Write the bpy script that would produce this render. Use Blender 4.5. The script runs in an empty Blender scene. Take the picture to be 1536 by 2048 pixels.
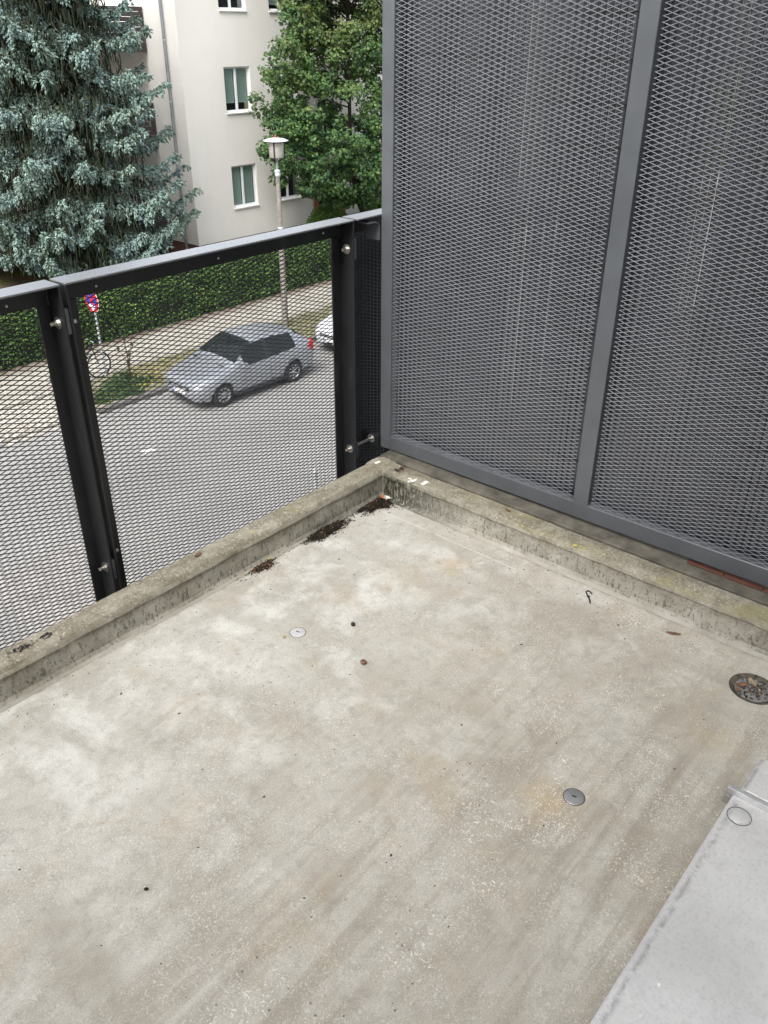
import bpy, bmesh, math, random
import numpy as np
from mathutils import Vector, Matrix, noise as mnoise

random.seed(7)
RNG = np.random.default_rng(11)
S = bpy.context.scene
COL = S.collection
PI = math.pi

# ------------------------------------------------------------------ camera
R_RIGHT = Vector((0.6497056, -0.7601619, 0.0060429))
R_DOWN = Vector((-0.3772708, -0.3293318, -0.8655676))
R_FWD = Vector((0.6599617, 0.5600844, -0.5007556))
cam_d = bpy.data.cameras.new('camera')
cam = bpy.data.objects.new('camera', cam_d)
COL.objects.link(cam)
M = Matrix.Identity(4)
for i in range(3):
    M[i][0] = R_RIGHT[i]; M[i][1] = -R_DOWN[i]; M[i][2] = -R_FWD[i]
M[0][3], M[1][3], M[2][3] = -2.06187, -1.76007, 1.5
cam.matrix_world = M
cam_d.sensor_fit = 'HORIZONTAL'; cam_d.sensor_width = 36; cam_d.lens = 39.258
cam_d.clip_start = 0.05; cam_d.clip_end = 900
S.camera = cam

# ------------------------------------------------------------------ sky, sun, exposure
W = bpy.data.worlds.new('World'); S.world = W; W.use_nodes = True
wn = W.node_tree.nodes; wl = W.node_tree.links
wn.clear()
SUN_EL, SUN_AZ = math.radians(52), math.radians(250)     # azimuth clockwise from +Y (overcast)
sky = wn.new('ShaderNodeTexSky'); sky.sky_type = 'NISHITA'; sky.sun_disc = False
sky.sun_elevation = SUN_EL; sky.sun_rotation = SUN_AZ
sky.air_density = 1.0; sky.dust_density = 4.0; sky.ozone_density = 1.0
hs = wn.new('ShaderNodeHueSaturation'); hs.inputs['Saturation'].default_value = 0.30
bg = wn.new('ShaderNodeBackground'); bg.inputs['Strength'].default_value = 0.13
wo = wn.new('ShaderNodeOutputWorld')
wl.new(sky.outputs[0], hs.inputs['Color']); wl.new(hs.outputs[0], bg.inputs[0]); wl.new(bg.outputs[0], wo.inputs[0])
sd = bpy.data.lights.new('sun', 'SUN'); sd.energy = 1.3; sd.angle = math.radians(38); sd.color = (1.0, 0.985, 0.955)
so = bpy.data.objects.new('sun', sd); COL.objects.link(so)
sv = Vector((math.sin(SUN_AZ)*math.cos(SUN_EL), math.cos(SUN_AZ)*math.cos(SUN_EL), math.sin(SUN_EL)))
so.rotation_euler = sv.to_track_quat('Z', 'Y').to_euler(); so.location = (0, 0, 30)
S.view_settings.view_transform = 'Standard'; S.view_settings.look = 'None'
S.view_settings.gamma = 1.0; S.view_settings.use_curve_mapping = False
S.view_settings.exposure = 1.48
S.render.engine = 'CYCLES'
S.render.resolution_x, S.render.resolution_y = 768, 1024

# ------------------------------------------------------------------ materials
class NT:
    def __init__(s, name):
        s.m = bpy.data.materials.new(name); s.m.use_nodes = True
        s.n = s.m.node_tree.nodes; s.l = s.m.node_tree.links
        s.b = s.n['Principled BSDF']; s.out = s.n['Material Output']
    def new(s, t, **k):
        n = s.n.new(t)
        for a, v in k.items(): setattr(n, a, v)
        return n
    def coord(s, scale=(1, 1, 1), rot=(0, 0, 0), loc=(0, 0, 0)):
        g = s.new('ShaderNodeNewGeometry'); mp = s.new('ShaderNodeMapping')
        mp.inputs['Scale'].default_value = scale; mp.inputs['Rotation'].default_value = rot; mp.inputs['Location'].default_value = loc
        s.l.new(g.outputs['Position'], mp.inputs['Vector']); return mp.outputs[0]
    def noise(s, scale, detail=4, rough=.55, dist=0, co=None, lac=2.0):
        n = s.new('ShaderNodeTexNoise'); n.inputs['Scale'].default_value = scale
        n.inputs['Detail'].default_value = detail; n.inputs['Roughness'].default_value = rough; n.inputs['Distortion'].default_value = dist
        s.l.new(co if co is not None else s.coord(), n.inputs['Vector']); return n.outputs['Fac']
    def ramp(s, fac, stops):
        r = s.new('ShaderNodeValToRGB'); e = r.color_ramp.elements
        while len(e) < len(stops): e.new(.5)
        for i, (p, c) in enumerate(stops):
            e[i].position = p
            e[i].color = (c, c, c, 1) if isinstance(c, (int, float)) else (*c, 1)
        s.l.new(fac, r.inputs[0]); return r.outputs[0]
    def mix(s, fac, a, b, mode='MIX'):
        m = s.new('ShaderNodeMix', data_type='RGBA', blend_type=mode)
        for ii, v in ((0, fac), (6, a), (7, b)):
            sock = m.inputs[ii]
            if isinstance(v, bpy.types.NodeSocket): s.l.new(v, sock)
            elif isinstance(v, (int, float)): sock.default_value = v if ii == 0 else (v, v, v, 1)
            else: sock.default_value = (*v, 1)
        return m.outputs[2]
    def math(s, op, a, b=0.0, c=0.0, clamp=False):
        m = s.new('ShaderNodeMath', operation=op); m.use_clamp = clamp
        for i, v in enumerate((a, b, c)):
            if isinstance(v, bpy.types.NodeSocket): s.l.new(v, m.inputs[i])
            else: m.inputs[i].default_value = v
        return m.outputs[0]
    def xyz(s):
        g = s.new('ShaderNodeNewGeometry'); x = s.new('ShaderNodeSeparateXYZ')
        s.l.new(g.outputs['Position'], x.inputs[0]); return x.outputs
    def normal_z(s):
        g = s.new('ShaderNodeNewGeometry'); x = s.new('ShaderNodeSeparateXYZ')
        s.l.new(g.outputs['True Normal'], x.inputs[0]); return x.outputs[2]
    def island(s):
        g = s.new('ShaderNodeNewGeometry'); return g.outputs['Random Per Island']
    def bump(s, h, strength=.3, dist=.01):
        b = s.new('ShaderNodeBump'); b.inputs['Strength'].default_value = strength; b.inputs['Distance'].default_value = dist
        s.l.new(h, b.inputs['Height']); s.l.new(b.outputs[0], s.b.inputs['Normal'])
    def col(s, c):
        if isinstance(c, bpy.types.NodeSocket): s.l.new(c, s.b.inputs['Base Color'])
        else: s.b.inputs['Base Color'].default_value = (*c, 1)
    def set(s, rough=None, metal=None, spec=None):
        if rough is not None:
            if isinstance(rough, bpy.types.NodeSocket): s.l.new(rough, s.b.inputs['Roughness'])
            else: s.b.inputs['Roughness'].default_value = rough
        if metal is not None: s.b.inputs['Metallic'].default_value = metal
        if spec is not None: s.b.inputs['Specular IOR Level'].default_value = spec
        return s.m

def plain(name, c, rough=.6, metal=0, spec=.5, var=.15, scale=30, bump=0.0):
    t = NT(name)
    n = t.noise(scale, 4)
    lo = tuple(max(0, v*(1-var)) for v in c); hi = tuple(min(1, v*(1+var)) for v in c)
    t.col(t.ramp(n, [(.3, lo), (.7, hi)]))
    if bump: t.bump(t.noise(scale*4, 3), bump, .004)
    return t.set(rough, metal, spec)

def leafmat(name, stops, rough=.55, trans=.25, zmix=None):
    t = NT(name)
    c = t.ramp(t.island(), stops)
    big = t.noise(1.1, 3)
    c = t.mix(t.ramp(big, [(.35, 0), (.65, 1)]), c, t.mix(1.0, c, (1.25, 1.2, 1.0), 'MULTIPLY'))
    if zmix:
        z = t.xyz()[2]
        f = t.math('MULTIPLY', t.math('MULTIPLY_ADD', z, 1/(zmix[1]-zmix[0]), -zmix[0]/(zmix[1]-zmix[0]), True), t.ramp(t.noise(.9, 2), [(.4, 0), (.62, 1)]))
        c = t.mix(f, c, t.mix(.75, c, zmix[2]))
    t.col(c); t.set(rough, 0, .4)
    tr = t.new('ShaderNodeBsdfTranslucent'); mx = t.new('ShaderNodeMixShader'); mx.inputs[0].default_value = trans
    t.l.new(c, tr.inputs[0]); t.l.new(t.b.outputs[0], mx.inputs[1]); t.l.new(tr.outputs[0], mx.inputs[2]); t.l.new(mx.outputs[0], t.out.inputs[0])
    return t.m

def make_floor_mat():
    t = NT('weathered_concrete_floor')
    P = t.coord()
    big = t.noise(2.3, 5, .6, .3, P)
    c = t.ramp(big, [(.34, (.385, .365, .315)), (.5, (.46, .442, .392)), (.66, (.525, .512, .465))])
    # pale washed cloudy patches
    cl = t.noise(6.5, 7, .68, .5, P)
    c = t.mix(t.ramp(cl, [(.48, 0), (.62, .8)]), c, (.62, .617, .575))
    # dark scuffed streaks along the railing direction
    st = t.noise(1, 5, .62, .3, t.coord((1.6, 19, 1)))
    st2 = t.noise(1, 4, .6, .3, t.coord((9, 1.1, 1), loc=(3, 5, 0)))
    yx = t.xyz()
    nearf = t.math('MULTIPLY_ADD', yx[1], -1.1, -.15, True)
    c = t.mix(t.ramp(st2, [(.48, 0), (.68, .30)]), c, (.27, .25, .21))
    bm_ = t.math('MULTIPLY_ADD', yx[1], -1.0, -.55, True)
    bm_ = t.math('MULTIPLY', bm_, t.math('MULTIPLY_ADD', yx[0], -.75, .25, True))
    bm_ = t.math('ADD', t.math('MULTIPLY', bm_, 1.5), .12, 0, True)
    fst = t.math('MULTIPLY', t.ramp(st, [(.46, 0), (.62, .85)]), t.math('MULTIPLY', bm_, t.ramp(t.noise(2.1, 3, .6, .2, t.coord(loc=(7, 1, 0))), [(.32, .35), (.6, 1)])))
    c = t.mix(fst, c, (.25, .225, .18))
    # dirt gathered along the foot of both kerbs
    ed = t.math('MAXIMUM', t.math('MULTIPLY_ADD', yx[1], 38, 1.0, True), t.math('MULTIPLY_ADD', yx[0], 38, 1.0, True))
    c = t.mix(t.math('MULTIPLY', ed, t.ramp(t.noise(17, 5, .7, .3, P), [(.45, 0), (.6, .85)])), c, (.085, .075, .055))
    # browner and darker towards the near side
    c = t.mix(t.math('MULTIPLY', nearf, .42), c, (.36, .305, .225))
    mid = t.noise(26, 5, .7, .4, P)
    c = t.mix(t.ramp(mid, [(.36, .35), (.52, 0)]), c, (.25, .23, .19))
    # ochre stains
    oc = t.noise(4.6, 6, .7, .5, t.coord(loc=(3.7, 1.3, 0)))
    c = t.mix(t.ramp(oc, [(.55, 0), (.66, .42)]), c, (.40, .325, .225))
    for (sx, sy, sr, f) in ((-.83, -1.2, .085, .5), (-.2, -.47, .07, .42), (-.40, -1.42, .08, .25), (-1.86, -.42, .03, .4)):
        dx = t.math('SUBTRACT', yx[0], sx); dy = t.math('SUBTRACT', yx[1], sy)
        d = t.math('SQRT', t.math('ADD', t.math('MULTIPLY', dx, dx), t.math('MULTIPLY', dy, dy)))
        d = t.math('ADD', d, t.math('MULTIPLY_ADD', t.noise(22, 4, .7, 0, P), .16, -.08))
        c = t.mix(t.math('MULTIPLY', t.math('MULTIPLY_ADD', d, -1/sr, 1, True), f*1.1, 0, True), c, (.50, .37, .20))
    # pale worm shaped aggregate chips
    ch = t.noise(88, 2, .5, 2.4, P)
    dens = t.math('MULTIPLY_ADD', t.noise(5.5, 5, .65, .3, P), 4.5, -1.95, True)
    dens = t.math('MULTIPLY', dens, t.math('MULTIPLY_ADD', nearf, .75, .12))
    c = t.mix(t.math('MULTIPLY', t.ramp(ch, [(.585, 0), (.64, 1)]), dens), c, (.74, .71, .64))
    # fine dark grain and pits
    g1 = t.noise(330, 3, .6, 0, P)
    c = t.mix(t.ramp(g1, [(.32, .55), (.47, 0)]), c, (.17, .16, .135))
    g2 = t.noise(210, 3, .65, .8, t.coord(loc=(3, 3, 0)))
    c = t.mix(t.math('MULTIPLY', t.ramp(g2, [(.55, 0), (.66, .6)]), t.ramp(t.noise(5, 5, .65, .3, t.coord(loc=(1, 8, 0))), [(.4, .05), (.62, 1)])), c, (.72, .71, .66))
    vo = t.new('ShaderNodeTexVoronoi'); vo.inputs['Scale'].default_value = 34; t.l.new(P, vo.inputs['Vector'])
    pm = t.math('MULTIPLY', t.ramp(vo.outputs['Distance'], [(.05, 1), (.10, 0)]), t.ramp(t.noise(2.2, 2, .5, 0, t.coord(loc=(9, 4, 0))), [(.52, 0), (.6, .8)]))
    c = t.mix(pm, c, (.06, .055, .045))
    # hairline pale trowel lines beside the right hand kerb
    ln = t.math('ABSOLUTE', t.math('ADD', t.math('ADD', yx[0], .085), t.math('MULTIPLY_ADD', t.noise(9, 3, .5, 0, P), .012, -.006)))
    brk = t.ramp(t.noise(6, 3, .6, 0, t.coord(loc=(1, 7, 0))), [(.46, 0), (.56, .75)])
    c = t.mix(t.math('MULTIPLY', t.ramp(ln, [(.0015, 1), (.004, 0)]), brk), c, (.62, .60, .55))
    t.col(c)
    h = t.math('ADD', t.math('MULTIPLY', g1, .35), t.math('MULTIPLY', mid, .9))
    h = t.math('ADD', h, t.math('MULTIPLY', ch, .3))
    t.bump(h, .35, .004)
    t.set(t.ramp(cl, [(.3, .62), (.7, .78)]), 0, .35)
    return t.m

def make_kerb_mat():
    t = NT('mossy_concrete_kerb')
    P = t.coord(); yx = t.xyz(); nz = t.normal_z()
    c = t.ramp(t.noise(9, 6, .65, .3, P), [(.3, (.25, .232, .19)), (.52, (.36, .342, .29)), (.7, (.48, .462, .405))])
    # speckled exposed aggregate on the weathered top
    topf = t.math('MULTIPLY', t.math('MULTIPLY_ADD', nz, 2.2, -.5, True), t.math('MULTIPLY_ADD', yx[2], 100, -8, True))
    flatf = t.math('MULTIPLY_ADD', nz, 2.2, -.5, True)
    sp = t.noise(150, 3, .6, .6, P)
    ct = t.ramp(t.noise(14, 5, .7, .3, P), [(.3, (.15, .132, .092)), (.5, (.245, .222, .168)), (.72, (.38, .355, .29))])
    ct = t.mix(t.ramp(sp, [(.58, 0), (.68, .75)]), ct, (.62, .59, .50))
    ct = t.mix(t.ramp(t.noise(85, 3, .6, .3, t.coord(loc=(4, 1, 0))), [(.3, .55), (.44, 0)]), ct, (.07, .06, .035))
    # yellow green lichen film on the right hand kerb
    li = t.math('MULTIPLY', t.ramp(t.noise(5, 4, .6, .3, t.coord((1, .5, 1), loc=(2, 2, 0))), [(.44, 0), (.58, .7)]), t.math('MULTIPLY_ADD', yx[1], -3, -.6, True))
    ct = t.mix(li, ct, (.27, .245, .105))
    ct = t.mix(t.ramp(t.noise(7, 3, .6, 0, t.coord(loc=(8, 3, 0))), [(.63, 0), (.69, .5)]), ct, (.22, .20, .08))
    # dark pits and vertical runs on the faces
    dr = t.noise(1, 4, .65, .2, t.coord((120, 120, 42)))
    low = t.math('MULTIPLY_ADD', yx[2], -9, 1.05, True)
    cs = t.mix(t.math('MULTIPLY', t.ramp(dr, [(.55, 0), (.62, .85)]), t.math('MULTIPLY_ADD', low, .7, .25)), c, (.055, .048, .03))
    cs = t.mix(t.ramp(t.noise(120, 3, .6, .3, P), [(.32, .55), (.45, 0)]), cs, (.10, .09, .06))
    cf = t.ramp(t.noise(6, 5, .65, .3, P), [(.35, (.30, .28, .235)), (.65, (.43, .41, .36))])
    cs = t.mix(flatf, cs, cf)
    base = t.mix(topf, cs, ct)
    # brown weathering below the lip of both kerbs
    up = t.math('MULTIPLY_ADD', yx[2], 22, -1.05, True)
    base = t.mix(t.math('MULTIPLY', t.math('MULTIPLY', up, t.ramp(t.noise(12, 5, .7, .3, t.coord(loc=(2, 5, 1))), [(.38, 0), (.6, .75)])), t.math('SUBTRACT', 1, topf)), base, (.125, .102, .062))
    # green-black growth in the inner corner
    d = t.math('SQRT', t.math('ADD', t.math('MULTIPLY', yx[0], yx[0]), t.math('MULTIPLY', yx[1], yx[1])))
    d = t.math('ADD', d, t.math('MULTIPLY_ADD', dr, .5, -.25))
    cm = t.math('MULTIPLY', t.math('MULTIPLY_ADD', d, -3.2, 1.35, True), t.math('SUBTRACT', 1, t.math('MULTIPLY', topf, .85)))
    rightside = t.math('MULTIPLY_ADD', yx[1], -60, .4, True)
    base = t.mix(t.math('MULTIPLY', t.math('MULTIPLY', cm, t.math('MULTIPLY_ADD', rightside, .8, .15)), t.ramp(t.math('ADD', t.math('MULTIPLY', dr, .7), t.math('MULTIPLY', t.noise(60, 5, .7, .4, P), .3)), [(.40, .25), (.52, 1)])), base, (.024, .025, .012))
    # tide line of dark dirt at the foot
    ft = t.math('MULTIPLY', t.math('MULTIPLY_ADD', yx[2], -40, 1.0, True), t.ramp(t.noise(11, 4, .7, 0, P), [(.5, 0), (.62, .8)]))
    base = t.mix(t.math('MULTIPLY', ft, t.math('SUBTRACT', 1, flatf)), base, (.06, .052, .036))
    # damp black stain above the long heap of leaf mould
    hx = t.math('ABSOLUTE', t.math('ADD', yx[0], .315))
    hm = t.math('MULTIPLY', t.math('MULTIPLY_ADD', hx, -9, 1.15, True), t.math('MULTIPLY_ADD', yx[2], -28, 1.1, True))
    base = t.mix(t.math('MULTIPLY', hm, t.ramp(dr, [(.36, .35), (.55, .95)])), base, (.030, .028, .016))
    t.col(base)
    t.bump(t.math('ADD', t.math('MULTIPLY', sp, .6), t.noise(45, 5, .7, .2, P)), .6, .006)
    return t.set(.9, 0, .25)

def make_render_mat():
    t = NT('cream_render')
    P = t.coord()
    c = t.ramp(t.noise(.35, 4, .6, .2, P), [(.3, (.72, .70, .655)), (.7, (.79, .77, .725))])
    c = t.mix(t.ramp(t.noise(1, 4, .6, 0, t.coord((2.5, 2.5, .25))), [(.5, 0), (.75, .22)]), c, (.63, .615, .58))
    t.col(c); t.bump(t.noise(30, 4, .7, 0, P), .25, .01)
    return t.set(.92, 0, .2)

def make_brick_mat(name, axis, c1=(.21, .075, .045), c2=(.14, .05, .035)):
    t = NT(name)
    g = t.new('ShaderNodeNewGeometry'); s = t.new('ShaderNodeSeparateXYZ'); cb = t.new('ShaderNodeCombineXYZ')
    t.l.new(g.outputs['Position'], s.inputs[0]); t.l.new(s.outputs[axis], cb.inputs[0]); t.l.new(s.outputs[2], cb.inputs[1])
    b = t.new('ShaderNodeTexBrick'); t.l.new(cb.outputs[0], b.inputs['Vector'])
    b.inputs['Scale'].default_value = 1; b.inputs['Brick Width'].default_value = .25; b.inputs['Row Height'].default_value = .077
    b.inputs['Mortar Size'].default_value = .007; b.inputs['Color1'].default_value = (*c1, 1); b.inputs['Color2'].default_value = (*c2, 1)
    b.inputs['Mortar'].default_value = (.30, .26, .22, 1)
    c = t.mix(t.ramp(t.noise(9, 4), [(.3, .4), (.6, 0)]), b.outputs['Color'], (.09, .05, .04))
    t.col(c); t.bump(t.math('SUBTRACT', 1, b.outputs['Fac']), .6, .01)
    return t.set(.85, 0, .25)

def make_road_mat():
    t = NT('pale_worn_asphalt'); P = t.coord()
    c = t.ramp(t.noise(.5, 5, .6, .3, P), [(.3, (.225, .222, .212)), (.7, (.285, .282, .27))])
    c = t.mix(t.ramp(t.noise(1, 4, .6, 0, t.coord((.12, 1.3, 1))), [(.5, 0), (.7, .3)]), c, (.205, .20, .195))
    c = t.mix(t.ramp(t.noise(60, 3, .6, 0, P), [(.3, .4), (.5, 0)]), c, (.14, .135, .13))
    t.col(c); t.bump(t.noise(80, 3), .4, .01); return t.set(.85, 0, .3)

def make_earth_mat():
    t = NT('soil_and_thin_grass'); P = t.coord()
    c = t.ramp(t.noise(3, 6, .65, .3, P), [(.3, (.055, .042, .028)), (.55, (.10, .08, .055)), (.75, (.15, .125, .09))])
    gm = t.ramp(t.noise(1.2, 5, .65, .3, t.coord(loc=(5, 2, 0))), [(.47, 0), (.58, .9)])
    c = t.mix(gm, c, t.ramp(t.noise(20, 4, .7, 0, P), [(.3, (.045, .06, .015)), (.7, (.115, .13, .035))]))
    t.col(c); t.bump(t.noise(25, 5, .7), .8, .03); return t.set(.95, 0, .15)

def make_verge_mat():
    t = NT('dry_verge_soil'); P = t.coord()
    c = t.ramp(t.noise(2.2, 6, .65, .3, P), [(.3, (.15, .137, .095)), (.55, (.235, .218, .16)), (.75, (.31, .29, .22))])
    c = t.mix(t.ramp(t.noise(4, 5, .7, .3, t.coord(loc=(2, 9, 0))), [(.5, 0), (.62, .7)]), c, (.10, .125, .04))
    t.col(c); t.bump(t.noise(30, 5, .7), .8, .03); return t.set(.95, 0, .15)

def make_walk_mat():
    t = NT('sandy_footpath'); P = t.coord()
    c = t.ramp(t.noise(1.6, 6, .65, .3, P), [(.3, (.25, .235, .20)), (.55, (.33, .312, .272)), (.75, (.39, .37, .33))])
    y = t.xyz()[1]
    c = t.mix(t.math('MULTIPLY', t.math('MULTIPLY_ADD', y, 2.2, -41.4, True), t.ramp(t.noise(5, 4, .7), [(.35, .3), (.6, 1)])), c, (.115, .075, .055))
    t.col(c); t.bump(t.noise(40, 4), .4, .01); return t.set(.92, 0, .2)

def make_powder(name, c, rough):
    t = NT(name); P = t.coord()
    k = t.noise(7, 5, .65, .2, P)
    cc = t.ramp(k, [(.3, tuple(v*.86 for v in c)), (.7, tuple(v*1.12 for v in c))])
    cc = t.mix(t.ramp(t.noise(1, 4, .6, .2, t.coord((18, 18, 3))), [(.58, 0), (.72, .14)]), cc, (.16, .165, .165))
    t.col(cc)
    t.bump(t.noise(900, 2), .12, .0006)
    t.set(t.ramp(k, [(.3, rough-.05), (.7, rough+.08)]), 0, .5)
    return t.m

def make_zinc():
    t = NT('weathered_aluminium_sheet'); P = t.coord()
    c = t.ramp(t.noise(3, 6, .6, .4, P), [(.34, (.60, .592, .572)), (.66, (.76, .752, .73))])
    c = t.mix(t.ramp(t.noise(11, 6, .7, .5, t.coord((1, 1, 1), loc=(3, 1, 0))), [(.50, 0), (.68, .45)]), c, (.50, .492, .48))
    c = t.mix(t.ramp(t.noise(150, 5, .75, .2, P), [(.34, .35), (.5, 0)]), c, (.36, .35, .34))
    yx = t.xyz()
    e = t.math('ABSOLUTE', t.math('ADD', yx[1], 1.5285))
    c = t.mix(t.math('MULTIPLY', t.ramp(e, [(.0, .5), (.009, 0)]), t.ramp(t.noise(38, 4, .7, .3, P), [(.42, 0), (.58, 1)])), c, (.15, .135, .14))
    c = t.mix(t.ramp(t.noise(16, 3, .6, 0, t.coord(loc=(6, 6, 0))), [(.73, 0), (.75, .6)]), c, (.8, .8, .8))
    t.col(c); t.set(t.ramp(t.noise(9, 5, .7, .3, P), [(.35, .42), (.7, .6)]), .35, .5)
    t.bump(t.noise(14, 4, .6), .12, .004)
    return t.m

def glassmat(name, tint=(.02, .025, .027), refl=.25):
    t = NT(name)
    t.col(t.ramp(t.noise(3, 2), [(.3, tint), (.7, tuple(v*1.3 for v in tint))])); t.set(.06, 0, .5)
    tr = t.new('ShaderNodeBsdfTransparent'); tr.inputs[0].default_value = (.82, .86, .85, 1)
    mx = t.new('ShaderNodeMixShader'); lw = t.new('ShaderNodeLayerWeight'); lw.inputs[0].default_value = .5
    t.l.new(t.math('MULTIPLY_ADD', t.math('POWER', lw.outputs['Facing'], 3.0), .5, refl, True), mx.inputs[0])
    t.l.new(tr.outputs[0], mx.inputs[1]); t.l.new(t.b.outputs[0], mx.inputs[2]); t.l.new(mx.outputs[0], t.out.inputs[0])
    return t.m

def blindmat():
    t = NT('pleated_blind')
    z = t.xyz()[2]
    s = t.math('SINE', t.math('MULTIPLY', z, 170))
    t.col(t.mix(t.math('MULTIPLY_ADD', s, .25, .5), (.48, .565, .53), (.62, .70, .665)))
    t.bump(s, .4, .01); return t.set(.85, 0, .2)

MT = {}
MT['floor'] = make_floor_mat(); MT['kerb'] = make_kerb_mat(); MT['render'] = make_render_mat()
MT['brickx'] = make_brick_mat('brick_plinth_street', 0); MT['bricky'] = make_brick_mat('brick_plinth_side', 1)
MT['brickd'] = make_brick_mat('entrance_brick', 0, (.34, .13, .065), (.25, .085, .045))
MT['road'] = make_road_mat(); MT['earth'] = make_earth_mat(); MT['verge'] = make_verge_mat(); MT['walk'] = make_walk_mat()
MT['anth'] = make_powder('anthracite_powder_coat', (.010, .011, .013), .5)
MT['cap'] = make_powder('anthracite_cap_sheen_dust', (.12, .122, .132), .28); MT['cap'].node_tree.nodes['Principled BSDF'].inputs['Specular IOR Level'].default_value = 1.0; MT['cap'].node_tree.nodes['Principled BSDF'].inputs['Coat Weight'].default_value = 1.0; MT['cap'].node_tree.nodes['Principled BSDF'].inputs['Coat Roughness'].default_value = .22  # base lightened: low-angle sky reflection put into the colour, plus dust
MT['grey'] = make_powder('sky_lit_powder_coat', (.088, .096, .106), .34); MT['grey'].node_tree.nodes['Principled BSDF'].inputs['Specular IOR Level'].default_value = .9  # the railing's coat with light from the open sky put into its colour
MT['meshg'] = make_powder('sky_lit_expanded_metal', (.30, .32, .35), .40)  # strand colour lightened to stand for their lit top edges
MT['mesha'] = make_powder('anthracite_expanded_metal', (.016, .018, .022), .45)
MT['zinc'] = make_zinc()
MT['alu'] = plain('brushed_aluminium', (.55, .55, .56), .38, .6, var=.12, scale=40)
MT['steel'] = plain('stainless_steel', (.55, .53, .50), .28, .95, var=.15, scale=60)
MT['plate'] = plain('dull_steel_disc', (.40, .39, .385), .42, .75, var=.14, scale=25)
MT['slat'] = plain('anthracite_pvc_slat', (.018, .020, .028), .22, 0, 1.0, var=.25, scale=9); _b = MT['slat'].node_tree.nodes['Principled BSDF']; _b.inputs['Coat Weight'].default_value = 1.0; _b.inputs['Coat Roughness'].default_value = .2
MT['wire'] = plain('black_wire', (.012, .012, .013), .6)
MT['slatb'] = plain('blue_black_pvc_slat', (.014, .019, .025), .45, 0, .5, var=.2, scale=9)
MT['white'] = plain('white_window_plastic', (.80, .81, .82), .4, 0, .5, var=.04)
MT['sillw'] = plain('white_sill_metal', (.78, .78, .77), .45, 0, .5, var=.06)
MT['glass'] = glassmat('window_glass', (.02, .025, .027), .06); MT['cglass'] = glassmat('dark_car_glass', (.012, .016, .017), .75)
MT['blind'] = blindmat()
MT['dark'] = plain('dark_room', (.05, .05, .055), .9)
MT['louver'] = plain('dark_brown_board', (.058, .045, .047), .6, 0, .4, var=.22, scale=6)
MT['zincpipe'] = plain('grey_downpipe', (.27, .285, .30), .5, .3, var=.15, scale=5)
MT['lampconc'] = plain('pale_lamp_concrete', (.20, .185, .165), .85, 0, .2, var=.35, scale=14, bump=.3)
MT['lampw'] = plain('pale_lamp_shade', (.52, .56, .60), .45, .1, var=.06, scale=6)
MT['lampg'] = plain('cloudy_lantern_glass', (.34, .325, .29), .5, 0, .5, var=.15, scale=9)
MT['red'] = plain('red_plastic', (.45, .015, .018), .35); MT['blue'] = plain('sign_blue', (.012, .045, .32), .4)
MT['signred'] = plain('sign_red', (.48, .012, .022), .4); MT['signwhite'] = plain('sign_white', (.75, .75, .75), .4)
MT['galv'] = plain('galvanised_steel', (.46, .48, .50), .45, .4, var=.12, scale=20)
MT['bark'] = plain('spruce_bark', (.075, .052, .038), .95, 0, .15, var=.35, scale=12, bump=.8)
MT['mbark'] = plain('maple_bark', (.045, .038, .03), .95, 0, .15, var=.3, scale=12, bump=.8)
MT['twig'] = plain('brown_twig', (.11, .075, .045), .9, 0, .15, var=.3, scale=12)
MT['tyre'] = plain('tyre_rubber', (.018, .018, .019), .8); MT['rim'] = plain('silver_wheel_rim', (.42, .43, .44), .35, .7, var=.1)
MT['silver'] = plain('silver_car_paint', (.36, .38, .41), .30, .55, var=.03, scale=2)
MT['whitecar'] = plain('white_car_paint', (.52, .53, .55), .28, .0, var=.03, scale=2)
MT['bluecar'] = plain('pale_blue_car_paint', (.45, .50, .58), .28, .3, var=.03, scale=2)
MT['trim'] = plain('black_car_trim', (.015, .015, .016), .55); MT['lampclear'] = plain('clear_headlight', (.42, .43, .45), .12, .35)
MT['terra'] = plain('terracotta_brick', (.11, .046, .032), .8, 0, .2, var=.25, scale=18, bump=.3)
MT['ledge'] = plain('shaded_old_concrete', (.115, .105, .085), .9, 0, .2, var=.45, scale=16, bump=.5)
MT['groove'] = plain('dark_groove_fill', (.022, .022, .014), .95, 0, .1, var=.6, scale=60, bump=.6)  # near-black fill for the groove
MT['dirt'] = plain('black_humus', (.020, .016, .012), .95, 0, .15, var=.6, scale=70, bump=.8)
MT['crumb'] = plain('dark_crumb', (.024, .019, .015), .9, 0, .2, var=.6, scale=90)
MT['leafbrown'] = plain('dead_brown_leaf', (.16, .088, .05), .8, 0, .25, var=.35, scale=60)
MT['leaforange'] = plain('orange_dead_leaf', (.36, .14, .05), .75, 0, .25, var=.25, scale=60)
MT['leaftan'] = plain('tan_dry_leaf', (.36, .28, .17), .8, 0, .25, var=.25, scale=60)
MT['shell'] = plain('brown_snail_shell', (.16, .085, .05), .3, 0, .5, var=.5, scale=220)
MT['blk'] = plain('black_plastic', (.010, .010, .011), .45); MT['dropping'] = plain('white_dropping', (.70, .69, .65), .8, var=.2, scale=80)
MT['maroon'] = plain('dark_red_petal', (.07, .014, .014), .7, var=.4, scale=90)
MT['yellow'] = plain('yellow_lichen', (.50, .40, .04), .85, var=.25, scale=90)
MT['drainm'] = plain('dull_drain_metal', (.34, .33, .32), .5, .5, var=.2, scale=40)
MT['wetdirt'] = plain('damp_drain_dirt', (.10, .088, .07), .9, 0, .25, var=.5, scale=60, bump=.7)
MT['plaster'] = plain('grey_mortar', (.25, .245, .22), .9, var=.2, scale=40)
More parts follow.
